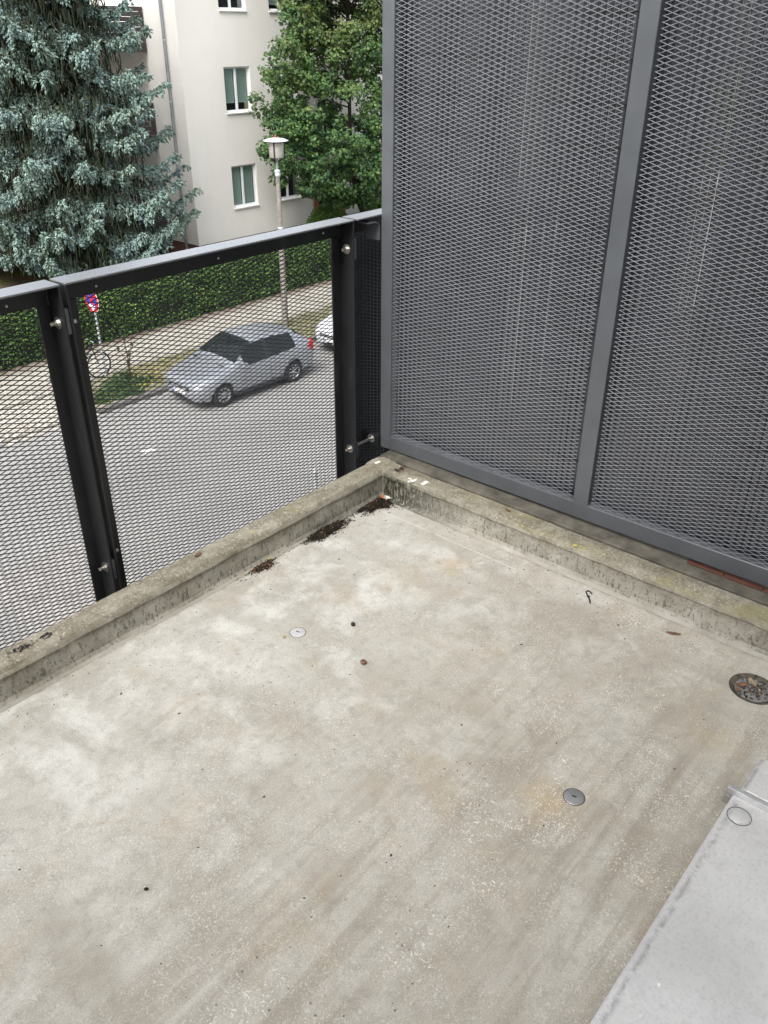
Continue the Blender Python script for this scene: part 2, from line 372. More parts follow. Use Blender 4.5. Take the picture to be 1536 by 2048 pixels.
MT['kstone'] = plain('granite_kerb_stone', (.125, .12, .115), .85, 0, .25, var=.3, scale=18, bump=.4)
MT['cobble'] = plain('pale_cobble', (.36, .34, .30), .85, 0, .25, var=.28, scale=7, bump=.4)
MT['patch'] = plain('reddish_paving', (.27, .26, .245), .88, 0, .25, var=.18, scale=5, bump=.4)
MT['rubber'] = MT['trim']
MT['maple'] = leafmat('maple_leaf', [(0, (.020, .058, .024)), (.45, (.042, .102, .036)), (.8, (.072, .142, .042)), (1, (.115, .175, .048))], .5, .3, (-1.5, 4.0, (.17, .17, .04)))
MT['hedge'] = leafmat('hedge_leaf', [(0, (.02, .062, .014)), (.5, (.055, .13, .026)), (1, (.15, .24, .055))], .5, .2)
MT['bush'] = leafmat('bush_leaf', [(0, (.06, .14, .028)), (.5, (.13, .25, .05)), (1, (.22, .34, .09))], .55, .25)
MT['hcore'] = plain('dark_hedge_inside', (.012, .018, .008), .95)  # near-black core, the shade inside the hedge put into its colour
MT['weed'] = leafmat('weed_leaf', [(0, (.02, .055, .02)), (1, (.06, .11, .035))], .6, .2)
MT['drygrass'] = leafmat('dry_grass', [(0, (.085, .12, .045)), (.5, (.21, .205, .11)), (1, (.33, .30, .19))], .8, .2)
MT['flower'] = plain('yellow_flower', (.55, .42, .03), .7)
MT['spblue'] = leafmat('blue_spruce_shoot', [(0, (.070, .115, .112)), (.5, (.14, .21, .203)), (1, (.24, .33, .318))], .7, .06)
MT['spgreen'] = leafmat('old_spruce_needles', [(0, (.012, .020, .011)), (.6, (.030, .045, .02)), (1, (.07, .085, .03))], .75, .06)

# ------------------------------------------------------------------ mesh helpers
class MB:
    def __init__(s): s.v = []; s.f = []; s.mi = []; s.sm = []; s.cur = 0
    def add(s, vs, fs, smooth=False):
        o = len(s.v); s.v += [tuple(p) for p in vs]
        for f in fs: s.f.append(tuple(i+o for i in f)); s.mi.append(s.cur); s.sm.append(smooth)
        return s
    def box(s, a, b):
        x0, y0, z0 = (min(a[i], b[i]) for i in range(3)); x1, y1, z1 = (max(a[i], b[i]) for i in range(3))
        return s.add([(x0, y0, z0), (x1, y0, z0), (x1, y1, z0), (x0, y1, z0), (x0, y0, z1), (x1, y0, z1), (x1, y1, z1), (x0, y1, z1)],
              [(3, 2, 1, 0), (4, 5, 6, 7), (0, 1, 5, 4), (1, 2, 6, 5), (2, 3, 7, 6), (3, 0, 4, 7)])
    def obox(s, c, ax, ay, az, hx, hy, hz):
        c = Vector(c); ax, ay, az = Vector(ax)*hx, Vector(ay)*hy, Vector(az)*hz
        P = [c+ax*i+ay*j+az*k for k in (-1, 1) for i, j in ((-1, -1), (1, -1), (1, 1), (-1, 1))]
        return s.add(P, [(3, 2, 1, 0), (4, 5, 6, 7), (0, 1, 5, 4), (1, 2, 6, 5), (2, 3, 7, 6), (3, 0, 4, 7)])
    def tube(s, pts, r, n=8, caps=True, smooth=True):
        pts = [Vector(p) for p in pts]; rs = r if isinstance(r, (list, tuple)) else [r]*len(pts)
        vs = []; ref = None
        for i, p in enumerate(pts):
            d = (pts[min(i+1, len(pts)-1)]-pts[max(i-1, 0)]).normalized()
            if ref is None: ref = d.orthogonal().normalized()
            u = (ref-d*ref.dot(d)); u = u.normalized() if u.length > 1e-6 else d.orthogonal().normalized()
            ref = u; w = d.cross(u)
            for k in range(n):
                a = 2*PI*k/n; vs.append(p+(u*math.cos(a)+w*math.sin(a))*rs[i])
        fs = [(i*n+k, i*n+(k+1) % n, (i+1)*n+(k+1) % n, (i+1)*n+k) for i in range(len(pts)-1) for k in range(n)]
        s.add(vs, fs, smooth)
        if caps: s.add(vs[:n], [tuple(range(n))[::-1]]); s.add(vs[-n:], [tuple(range(n))])
        return s
    def lathe(s, prof, c=(0, 0, 0), n=24, ax='z', smooth=True, cap=False):
        c = Vector(c); vs = []
        for (r, h) in prof:
            for k in range(n):
                a = 2*PI*k/n; x, y = r*math.cos(a), r*math.sin(a)
                vs.append(c+(Vector((x, y, h)) if ax == 'z' else Vector((x, h, y)) if ax == 'y' else Vector((h, x, y))))
        fs = [(i*n+k, i*n+(k+1) % n, (i+1)*n+(k+1) % n, (i+1)*n+k) for i in range(len(prof)-1) for k in range(n)]
        s.add(vs, fs, smooth)
        if cap: s.add(vs[-n:], [tuple(range(n))]); s.add(vs[:n], [tuple(range(n))[::-1]])
        return s
    def prism(s, poly, a, b, ax):
        def mk(p, h): return (h, p[0], p[1]) if ax == 'x' else (p[0], h, p[1]) if ax == 'y' else (p[0], p[1], h)
        n = len(poly)
        return s.add([mk(p, a) for p in poly]+[mk(p, b) for p in poly], [tuple(range(n))[::-1], tuple(range(n, 2*n))]+[(i, (i+1) % n, n+(i+1) % n, n+i) for i in range(n)])
    def build(s, name, mats, parent=None, bevel=0, seg=1):
        me = bpy.data.meshes.new(name); me.from_pydata(s.v, [], s.f)
        if not isinstance(mats, (list, tuple)): mats = [mats]
        for m in mats: me.materials.append(m)
        if len(mats) > 1: me.polygons.foreach_set('material_index', s.mi)
        me.polygons.foreach_set('use_smooth', s.sm)
        bm = bmesh.new(); bm.from_mesh(me)
        if bevel:
            bmesh.ops.remove_doubles(bm, verts=bm.verts, dist=1e-6)
            bmesh.ops.bevel(bm, geom=[e for e in bm.edges if len(e.link_faces) == 2 and e.calc_face_angle(0) > .5], offset=bevel, segments=seg, affect='EDGES', clamp_overlap=True)
        bmesh.ops.recalc_face_normals(bm, faces=bm.faces)
        bm.to_mesh(me); bm.free(); me.update()
        o = bpy.data.objects.new(name, me); COL.objects.link(o)
        if parent: o.parent = parent
        return o

def np_mesh(name, V, F, mats, mi=None, parent=None, smooth=False):
    me = bpy.data.meshes.new(name); V = np.asarray(V, np.float32); F = np.asarray(F, np.int32); k = F.shape[1]
    me.vertices.add(len(V)); me.vertices.foreach_set('co', V.ravel())
    me.loops.add(F.size); me.loops.foreach_set('vertex_index', F.ravel())
    me.polygons.add(len(F)); me.polygons.foreach_set('loop_start', np.arange(0, F.size, k, dtype=np.int32))
    if not isinstance(mats, (list, tuple)): mats = [mats]
    for m in mats: me.materials.append(m)
    if mi is not None: me.polygons.foreach_set('material_index', np.asarray(mi, np.int32))
    me.polygons.foreach_set('use_smooth', np.full(len(F), smooth))
    me.update(calc_edges=True); me.validate()
    o = bpy.data.objects.new(name, me); COL.objects.link(o)
    if parent: o.parent = parent
    return o

def tag(o, label=None, cat=None, group=None, kind=None):
    if label: o['label'] = label
    if cat: o['category'] = cat
    if group: o['group'] = group
    if kind: o['kind'] = kind
    return o
def empty(name, loc, label, cat, group=None, rz=0):
    o = bpy.data.objects.new(name, None); COL.objects.link(o); o.location = loc; o.rotation_euler = (0, 0, rz); o.empty_display_size = .1
    return tag(o, label, cat, group)
def adopt(root, *objs):                 # parts built in world space become children without moving
    inv = Matrix.LocRotScale(root.location, root.rotation_euler, None).inverted()
    for o in objs: o.parent = root; o.matrix_parent_inverse = inv
def dup(o, parent=None, root=True):
    c = o.copy(); COL.objects.link(c)
    if parent: c.parent = parent
    for ch in o.children: dup(ch, c, False)
    return c
def booled(o, cutter):
    md = o.modifiers.new('b', 'BOOLEAN'); md.object = cutter; md.operation = 'DIFFERENCE'; md.solver = 'EXACT'
    bpy.context.view_layer.update()
    dg = bpy.context.evaluated_depsgraph_get()
    me = bpy.data.meshes.new_from_object(o.evaluated_get(dg)); o.modifiers.clear(); o.data = me
    bpy.data.objects.remove(cutter)

# ================================================================== LARGE STRUCTURE
ROAD, YARD = -6.5, -6.1
def sheet(name, x0, x1, y0, y1, z, m):
    return tag(MB().add([(x0, y0, z), (x1, y0, z), (x1, y1, z), (x0, y1, z)], [(0, 1, 2, 3)]).build(name, m), kind='structure')
sheet('ground', -250, 250, -250, 300, -6.64, MT['earth'])
sheet('road', -90, 120, 5.3, 15.25, ROAD, MT['road'])
mb = MB(); mb.box((-90, -2.2, -6.62), (120, 5.14, -6.38)); tag(mb.build('near_pavement', MT['walk']), kind='structure')
mb = MB(); mb.box((7.55, 15.42, -6.62), (120, 17.1, -6.395)); tag(mb.build('verge', MT['verge']), kind='structure')
mb = MB(); mb.box((-90, 17.1, -6.62), (120, 19.5, -6.40)); tag(mb.build('pavement', MT['walk']), kind='structure')
mb = MB(); mb.box((-90, 15.27, -6.62), (5.2, 17.1, -6.42)); tag(mb.build('driveway', MT['road']), kind='structure')
# yard behind the hedge: low bank rising to a level lawn
nx, ny = 60, 40; vs = []; fs = []
for j in range(ny+1):
    y = 19.5+(60-19.5)*(j/ny)**1.6
    for i in range(nx+1):
        x = -60+150*i/nx
        vs.append((x, y, -6.42+.34*min(1, max(0, (y-19.7)/1.5))+.03*mnoise.noise((x*.7, y*.7, 0))))
for j in range(ny):
    for i in range(nx): a = j*(nx+1)+i; fs.append((a, a+1, a+nx+2, a+nx+1))
tag(MB().add(vs, fs, True).build('lawn', MT['earth']), kind='structure')
# reddish patch in the road with a dark gutter seam
sheet('paving_patch', 2.2, 4.1, 8.2, 10.62, ROAD+.004, MT['patch'])
sheet('road_mark', 7.0, 7.26, 12.7, 12.86, ROAD+.004, MT['signwhite'])
# far street kerb: one stone after another
kroot = bpy.data.objects.new('street_kerb', None); COL.objects.link(kroot); tag(kroot, kind='structure')
km = MB().box((-.49, -.08, -.12), (.49, .08, .115)).build('kerb_stone', MT['kstone'], kroot, .012)
km.location = (8.05, 15.335, ROAD)
for i in range(1, 24):
    c = km.copy(); COL.objects.link(c); c.location = (8.05+i, 15.335+random.uniform(-.006, .006), ROAD+random.uniform(-.008, .004)); c.parent = kroot
km2 = km.data.copy(); km2.materials[0] = MT['cobble']
for i in range(9):
    c = km.copy(); c.data = km2; COL.objects.link(c); c.location = (7.05-i, 15.335, ROAD-.085+random.uniform(-.006, .004)); c.parent = kroot
kroot2 = bpy.data.objects.new('near_street_kerb', None); COL.objects.link(kroot2); tag(kroot2, kind='structure')
for i in range(14):
    c = km.copy(); COL.objects.link(c); c.location = (-2+i, 5.22, ROAD); c.parent = kroot2
# cobbled driveway crossing
mb = MB()
for j in range(15):
    for i in range(24):
        x, y = 5.22+i*.1+random.uniform(-.008, .008), 15.47+j*.108+random.uniform(-.008, .008)
        z = -6.425+random.uniform(-.006, .008); h = .043
        b0 = [(x-h, y-h), (x+h, y-h), (x+h, y+h), (x-h, y+h)]; h2 = .033
        t0 = [(x-h2, y-h2), (x+h2, y-h2), (x+h2, y+h2), (x-h2, y+h2)]
        mb.add([(p[0], p[1], z-.05) for p in b0]+[(p[0], p[1], z) for p in b0]+[(p[0], p[1], z+.012) for p in t0],
               [(0, 1, 5, 4), (1, 2, 6, 5), (2, 3, 7, 6), (3, 0, 4, 7), (4, 5, 9, 8), (5, 6, 10, 9), (6, 7, 11, 10), (7, 4, 8, 11), (8, 9, 10, 11)])
tag(mb.build('cobblestones', MT['cobble']), 'pale cobblestones of the driveway crossing left of the verge', 'cobbles', kind='stuff')
sheet('cobble_bed', 5.2, 7.55, 15.42, 17.1, -6.45, MT['verge'])

# ------------------------------------------------------------------ balcony slab, floor, kerbs
FX0, FY0 = -3.6, -1.512
# floor with a round hole for the drain
DC = (-.150, -1.418); DR = .062
mb = MB(); N = 48; q = .115
ring = [(DC[0]+DR*math.cos(2*PI*k/N), DC[1]+DR*math.sin(2*PI*k/N)) for k in range(N)]
sq = []
for k in range(N):
    a = 2*PI*k/N; c_, s_ = math.cos(a), math.sin(a); m_ = max(abs(c_), abs(s_)); sq.append((DC[0]+q*c_/m_, DC[1]+q*s_/m_))
mb.add([(x, y, 0) for x, y in ring]+[(x, y, 0) for x, y in sq], [(k, (k+1) % N, N+(k+1) % N, N+k) for k in range(N)])
X0, X1, Y0, Y1 = DC[0]-q, DC[0]+q, DC[1]-q, DC[1]+q
for (a, b, c, d) in ((FX0, X0, -2.35, .02), (X1, .02, -2.35, .02), (X0, X1, Y1, .02), (X0, X1, -2.35, Y0)):
    mb.add([(a, c, 0), (b, c, 0), (b, d, 0), (a, d, 0)], [(0, 1, 2, 3)])
mb.add([(x, y, 0) for x, y in ring]+[(x, y, -.03) for x, y in ring], [(k, (k+1) % N, N+(k+1) % N, N+k) for k in range(N)])
tag(mb.build('balcony_floor', MT['floor']), kind='structure')
tag(MB().box((FX0, -2.35, -.22), (3.2, .088, -.035)).build('balcony_slab', MT['ledge']), kind='structure')

def kerb(name, L0, L1, axis, seedo, cove):
    n = int((L1-L0)/.02); vs = []; fs = []
    prof = [(-.012-cove, .0015), (-.003, .006+cove*.25), (.002, .018), (.0035, .05), (.005, .0815), (.0005, .0845), (.004, .094), (.011, .1025), (.018, .1045), (.045, .105), (.068, .104), (.082, .1025), (.0865, .096), (.088, .08), (.088, -.2)]
    for i in range(n+1):
        t = L0+(L1-L0)*i/n
        for k, (d, z) in enumerate(prof):
            nzv = mnoise.noise((t*14+seedo, k*3.1, 0))+.6*mnoise.noise((t*45+seedo, k*5.7, 3))
            amp = .0022 if 4 <= k <= 8 or k in (11, 12) else .0008
            if k < 2: amp = .0015
            dd = d+nzv*amp; zz = z+mnoise.noise((t*16+seedo, k*2.3, 9))*(amp*.8 if k > 1 else 0)
            if k == 0: zz = .0012
            vs.append((t, dd, zz) if axis == 'x' else (dd, t, zz))
    m = len(prof); mb = MB()
    for (ka, kb) in ((0, 2), (2, 4), (4, 5), (5, 7), (7, 11), (11, 14)):
        w = kb-ka+1; v2 = [vs[i*m+k] for i in range(n+1) for k in range(ka, kb+1)]
        mb.add(v2, [(i*w+k, i*w+k+1, (i+1)*w+k+1, (i+1)*w+k) for i in range(n) for k in range(w-1)], True)
    return tag(mb.build(name, MT['kerb']), kind='structure')
kerb('balcony_kerb', FX0, .0885, 'x', 0, 0.0)
kerb('balcony_kerb', -2.35, .0875, 'y', 31, 0.006)
# neighbour's ledge behind the groove
tag(MB().box((.0885, -2.35, -.1), (.1005, .09, .088)).build('groove', MT['groove']), kind='structure')
tag(MB().box((.1005, -2.35, -.2), (.178, .10, .0995)).build('neighbour_ledge', MT['ledge'], None, .003), kind='structure')
tag(MB().box((.178, -2.35, -.2), (3.2, .10, .03)).build('neighbour_floor', MT['ledge']), kind='structure')
# house wall behind the camera (shades the balcony from the south)
tag(MB().box((-14, -2.4, -6.6), (12, -2.02, 5.5)).build('house_wall', MT['render']), kind='structure')
# unseen screen added at the other end to dim the lower partition
tag(MB().box((-3.72, -2.02, 0), (-3.66, .14, 2.25)).build('end_shade_screen', MT['slat']), kind='structure')
# terracotta row showing under the partition on the right
troot = empty('brick_edging', (.15, -1.3, .1), 'row of reddish bricks showing under the right end of the grey partition', 'bricks')
for i in range(4):
    y1 = -1.085-i*.115
    adopt(troot, MB().box((.150, y1-.112, .0996), (.176, y1, .1045+.002*random.random())).build('brick', MT['terra'], None, .002))

# ================================================================== APARTMENT BUILDING ACROSS THE STREET
BX, BY, BB = 17.63, 24.0, 28.2
bld = empty('apartment_building', (24, 24, YARD), 'cream rendered apartment building with white windows behind the hedge', 'building')
X_END, ZT = 40.0, 4.5
c1, c2 = (19.45, 20.66), (21.75, 22.96)
opens = []
for zs, zh in ((-4.46, -2.97), (-1.20, .27), (1.97, 3.45)):
    opens += [(c1[0], c1[1], zs, zh, 'w'), (c2[0], c2[1], zs, zh, 'w')]
    opens += [(30.2, 31.4, zs, zh, 'w'), (33, 34.2, zs, zh, 'w')]
opens += [(24.05, 24.85, .45, 1.99, 'a'), (24.05, 24.85, -2.6, -1.0, 'a'), (23.95, 24.92, -6.1, -3.75, 'd')]
xs = sorted({BX, X_END}|{o[0] for o in opens}|{o[1] for o in opens}); zs_ = sorted({-5.53, ZT}|{o[2] for o in opens if o[2] > -5.53}|{o[3] for o in opens})
mb = MB()
for i in range(len(xs)-1):
    for k in range(len(zs_)-1):
        xm, zm = (xs[i]+xs[i+1])/2, (zs_[k]+zs_[k+1])/2
        if any(o[0] < xm < o[1] and o[2] < zm < o[3] for o in opens): continue
        mb.add([(xs[i], BY, zs_[k]), (xs[i+1], BY, zs_[k]), (xs[i+1], BY, zs_[k+1]), (xs[i], BY, zs_[k+1])], [(0, 1, 2, 3)])
REV = .17
for (a, b, c, d, t) in opens:
    mb.add([(a, BY, c), (a, BY+REV, c), (a, BY+REV, d), (a, BY, d)], [(0, 1, 2, 3)]); mb.add([(b, BY, c), (b, BY+REV, c), (b, BY+REV, d), (b, BY, d)], [(0, 1, 2, 3)])
    mb.add([(a, BY, d), (b, BY, d), (b, BY+REV, d), (a, BY+REV, d)], [(0, 1, 2, 3)]); mb.add([(a, BY, c), (b, BY, c), (b, BY+REV, c), (a, BY+REV, c)], [(0, 1, 2, 3)])
mb.add([(BX, BY, -5.53), (BX, BB, -5.53), (BX, BB, ZT), (BX, BY, ZT)], [(0, 1, 2, 3)])
mb.add([(-30, BB, -5.53), (BX, BB, -5.53), (BX, BB, ZT), (-30, BB, ZT)], [(0, 1, 2, 3)])
mb.add([(X_END, BY, -6.4), (X_END, BB+8, -6.4), (X_END, BB+8, ZT), (X_END, BY, ZT)], [(0, 1, 2, 3)])
adopt(bld, mb.build('wall', MT['render']))
mb = MB(); mb.cur = 0
mb.box((BX+.04, BY+.03, -6.5), (23.95, BY+.4, -5.53)); mb.box((24.92, BY+.03, -6.5), (X_END, BY+.4, -5.53))
adopt(bld, mb.build('plinth', MT['brickx']))
adopt(bld, MB().box((BX+.03, BY+.41, -6.5), (BX+.5, BB-.01, -5.535)).build('side_plinth', MT['bricky']))
adopt(bld, MB().box((-30, BB+.03, -6.5), (BX-.01, BB+.4, -5.2)).build('rear_plinth', MT['brickx']))
adopt(bld, MB().box((BX-.45, BY-.45, ZT), (X_END+.4, BB+9, ZT+.25)).build('roof', MT['zincpipe']))
def window(a, b, c, d, blind):
    y = BY+REV-.07; w = .062; mid = (a+b)/2-.02
    mb = MB(); mb.box((a, y, c), (a+w, y+.06, d)); mb.box((b-w, y, c), (b, y+.06, d)); mb.box((a+w, y, d-w), (b-w, y+.06, d)); mb.box((a+w, y, c), (b-w, y+.06, c+.09)); mb.box((mid-.04, y-.012, c+.09), (mid+.04, y+.06, d-w))
    fr = mb.build('window', MT['white']); adopt(bld, fr)
    for (p, q_) in ((a+w, mid-.04), (mid+.04, b-w)):
        o = MB().box((p, y+.025, c+.09), (q_, y+.031, d-w)).build('pane', MT['glass']); o.parent = fr; o.matrix_parent_inverse = fr.matrix_parent_inverse.copy(); o.matrix_parent_inverse.identity()
        if blind is not None:
            zb = c+.09+blind*(d-c)
            o = MB().box((p+.012, y+.075, zb), (q_-.012, y+.085, d-w-.01)).build('blind', MT['blind']); o.parent = fr
            if blind > 0: o = MB().box((p+.012, y+.07, zb-.025), (q_-.012, y+.09, zb)).build('blind_rail', MT['white']); o.parent = fr
    o = MB().box((a-.02, BY-.055, c-.03), (b+.02, BY+REV-.06, c+.012)).build('sill', MT['sillw'], None, .004); o.parent = fr
    o = MB().box((a+.02, y+.3, c+.02), (b-.02, y+.32, d-.02)).build('room', MT['dark']); o.parent = fr
    return fr
for (a, b, c, d, t) in opens:
    if t == 'w':
        bl = .0 if c < -4 and a < 20 else .17 if (-2 < c < 0 and a < 23) else None if c > 1 and a < 20.5 else .1 if c > 1 else None
        if c < -4 and 21 < a < 23: bl = None
        window(a, b, c, d, bl)
    elif t == 'a':
        y = BY+REV-.07; mb = MB(); mid = (a+b)/2; rr = (b-a)/2
        mb.box((a, y, c), (a+.05, y+.06, d)); mb.box((b-.05, y, c), (b, y+.06, d)); mb.box((a+.05, y, c), (b-.05, y+.06, c+.06)); mb.box((mid-.03, y-.01, c+.06), (mid+.03, y+.06, d-.2))
        pts = [(mid+rr*math.cos(q), d-.26+.26*math.sin(q)) for q in np.linspace(0, PI, 13)]
        mb.prism([(b, d), (a, d)]+pts[::-1], y-.004, y+.056, 'y')
        fr = mb.build('arched_window', MT['white']); adopt(bld, fr)
        o = MB().box((a+.05, y+.025, c+.06), (b-.05, y+.031, d-.02)).build('pane', MT['glass']); o.parent = fr
        o = MB().box((a, y+.2, c), (b, y+.21, d)).build('shutter', MT['dark']); o.parent = fr
        mo = MB()
        for k, w_ in enumerate((.03, .10, .17)):
            arc = [(mid+(rr+w_+.05)*math.cos(q), BY-.02-.01*k, d-.26+(.26+w_+.05)*math.sin(q)) for q in np.linspace(0, PI, 15)]
            mo.tube(arc, .018, 6)
        o = mo.build('arch_moulding', MT['white']); o.parent = fr
# entrance door with white frame and brick jambs
a, b = 23.95, 24.92
fr = MB().box((a, BY+.06, -6.1), (a+.06, BY+.12, -3.75)).box((b-.07, BY+.06, -6.1), (b, BY+.12, -3.75)).box((a+.06, BY+.06, -3.82), (b-.07, BY+.12, -3.75)).box((a+.38, BY+.05, -6.1), (a+.42, BY+.12, -3.82)).box((a+.06, BY+.055, -4.78), (b-.07, BY+.115, -4.73)).build('entrance_door', MT['white']); adopt(bld, fr)
o = MB().box((a+.06, BY+.085, -6.1), (b-.07, BY+.095, -3.82)).build('pane', MT['glass']); o.parent = fr
o = MB().box((a, BY+.6, -6.1), (b, BY+.62, -3.7)).build('hall', MT['dark']); o.parent = fr
adopt(bld, MB().box((23.66, BY-.04, -6.3), (23.945, BY+.2, -3.7)).build('brick_jamb', MT['brickd']))
adopt(bld, MB().box((24.925, BY-.04, -6.3), (25.55, BY+.2, -4.55)).build('brick_jamb', MT['brickd']))
adopt(bld, MB().box((23.72, BY-.06, -4.35), (23.82, BY-.041, -4.1)).build('letter_box', MT['flower']))
# downpipe on the side wall
mb = MB(); mb.tube([(BX-.075, BY+.66, -6.2), (BX-.075, BY+.66, ZT)], .052, 12)
dp = mb.build('downpipe', MT['zincpipe']); adopt(bld, dp)
for z in (-5.3, -4.4, -2.7, -.75, 1.1, 3.2):
    o = MB().lathe([(.058, -.02), (.058, .02)], (BX-.075, BY+.66, z), 12).box((BX-.06, BY+.65, z-.012), (BX+.002, BY+.67, z+.012)).build('pipe_clip', MT['alu']); o.parent = dp
# balconies in the recess with dark horizontal boards
for zb in (-5.35, -2.12, .78):
    sl = MB().box((10.6, 25.85, zb-.02), (BX-.02, BB, zb+.14)).build('balcony', MT['render']); adopt(bld, sl)
    for k in range(9):
        z0 = zb-.06+k*.150
        x0 = 10.6 if not (k == 7) else 10.6
        o = MB().box((x0, 25.74, z0), (BX-.03, 25.775, z0+.138)).build('board', MT['louver']); o.parent = sl
    for x in (10.7, 13.0, 15.3, BX-.09):
        o = MB().box((x-.04, 25.78, zb-.06), (x+.04, 25.845, zb+1.28)).build('post', MT['louver']); o.parent = sl
adopt(bld, MB().box((12.86, 26.2, -6.2), (12.98, 26.34, -5.37)).build('column', MT['anth']), MB().box((15.2, 26.2, -6.2), (15.32, 26.34, -5.37)).build('column', MT['anth']))

# ================================================================== LAMP, SIGN, POLE
LX, LY = 14.93, 16.63
lamp = empty('street_lamp', (LX, LY, ROAD+.1), 'old street lamp with a flat round shade on a pale concrete post', 'street lamp')
adopt(lamp, MB().tube([(LX, LY, -6.5), (LX, LY, -3.5)], [.094, .082], 14).build('post_base', MT['lampconc']),
      MB().tube([(LX, LY, -3.5), (LX, LY, -2.05)], [.074, .058], 14).build('post', MT['lampconc']),
      MB().lathe([(.074, -3.53), (.088, -3.52), (.088, -3.47), (.074, -3.46)], (LX, LY, 0), 16).build('clamp', MT['galv']),
      MB().lathe([(.056, -2.12), (.08, -2.10), (.08, -2.04), (.068, -2.03), (.082, -2.0), (.082, -1.94), (.03, -1.92)], (LX, LY, 0), 18).build('collar', MT['galv']),
      MB().tube([(LX, LY, -1.95), (LX, LY, -1.6)], .035, 8).build('neck', MT['zincpipe']),
      MB().lathe([(.02, -1.63), (.18, -1.625), (.195, -1.60), (.21, -1.26), (.205, -1.24)], (LX, LY, 0), 24).build('lantern', MT['lampg']),
      MB().lathe([(.0, -1.115), (.10, -1.12), (.24, -1.145), (.345, -1.185), (.348, -1.195), (.24, -1.165), (.0, -1.14)], (LX, LY, 0), 36).build('shade', MT['lampw']),
      MB().tube([(LX-.02, LY, -1.12), (LX-.02, LY, -1.09), (LX+.0, LY, -1.06)], [.015, .032, .015], 8).build('finial', MT['red']))
mb = MB()
for k in range(3):
    a = 2*PI*k/3+.55+PI
    mb.box((LX+.225*math.cos(a)-.013, LY+.225*math.sin(a)-.013, -1.65), (LX+.225*math.cos(a)+.013, LY+.225*math.sin(a)+.013, -1.16))
    mb.tube([(LX+.225*math.cos(a), LY+.225*math.sin(a), -1.64), (LX, LY, -1.74)], .012, 6)
adopt(lamp, mb.build('strut', MT['trim']))

SX, SY = 8.86, 16.95
sign = empty('no_stopping_sign', (SX, SY, -6.4), 'round red and blue no stopping sign with white arrow on a thin pole', 'traffic sign')
adopt(sign, MB().tube([(SX, SY, -6.5), (SX, SY, -3.95)], .03, 10).build('pole', MT['galv']))
def ring_prism(mb, r0, r1, x0, x1, cy, cz, n=40):
    vs = []; fs = []
    for k in range(n):
        a = 2*PI*k/n; vs += [(x0, cy+r0*math.cos(a), cz+r0*math.sin(a)), (x0, cy+r1*math.cos(a), cz+r1*math.sin(a)), (x1, cy+r0*math.cos(a), cz+r0*math.sin(a)), (x1, cy+r1*math.cos(a), cz+r1*math.sin(a))]
    for k in range(n):
        a, b = 4*k, 4*((k+1) % n); fs += [(a, a+1, b+1, b), (a+1, a+3, b+3, b+1), (a+2, b+2, b+3, a+3), (a, b, b+2, a+2)]
    mb.add(vs, fs)
sx, sz, sr = SX-.045, -4.36, .30
disc = MB().lathe([(.0, 0), (sr, 0), (sr, .006), (0, .006)], (sx, SY, sz), 40, 'x', False).build('disc', MT['signwhite']); adopt(sign, disc)
o = MB().lathe([(0, 0), (.235, 0), (.235, .002), (0, .002)], (sx-.003, SY, sz), 40, 'x', False).build('blue_face', MT['blue']); o.parent = disc
mb = MB(); ring_prism(mb, .222, .291, sx-.006, sx-.002, SY, sz)
for sgn in (1, -1):
    d = Vector((0, 1, sgn)).normalized(); n_ = Vector((0, -sgn, 1)).normalized()
    mb.obox((sx-.0052, SY, sz), d, n_, (1, 0, 0), .228, .027, .0022 if sgn > 0 else .0016)
o = mb.build('red_cross_and_rim', MT['signred']); o.parent = disc
mb = MB(); mb.box((sx-.0095, SY-.13, sz-.155), (sx-.008, SY+.06, sz-.105)); mb.prism([(SY+.06, sz-.07), (SY+.06, sz-.19), (SY+.15, sz-.13)], sx-.0095, sx-.008, 'x'); mb.prism([(SY-.1, sz-.165), (SY+.06, sz-.165), (SY-.02, sz-.25)], sx-.0095, sx-.008, 'x')
o = mb.build('white_arrow', MT['signwhite']); o.parent = disc
adopt(sign, MB().box((SX-.04, SY-.04, sz+.1), (SX+.035, SY+.04, sz+.13)).box((SX-.04, SY-.04, sz-.13), (SX+.035, SY+.04, sz-.1)).build('clip', MT['galv']))

np_ = empty('steel_pole', (4.53, 5.0, -6.38), 'thin pale grey steel pole on the near pavement just beyond the kerb edge', 'pole')
adopt(np_, MB().tube([(4.53, 5.0, -6.4), (4.55, 5.0, -3.36)], .03, 10).build('tube', MT['galv']), MB().lathe([(.0, .035), (.03, .02), (.034, 0), (.034, -.03)], (4.55, 5.0, -3.36), 10).build('cap', MT['galv']))

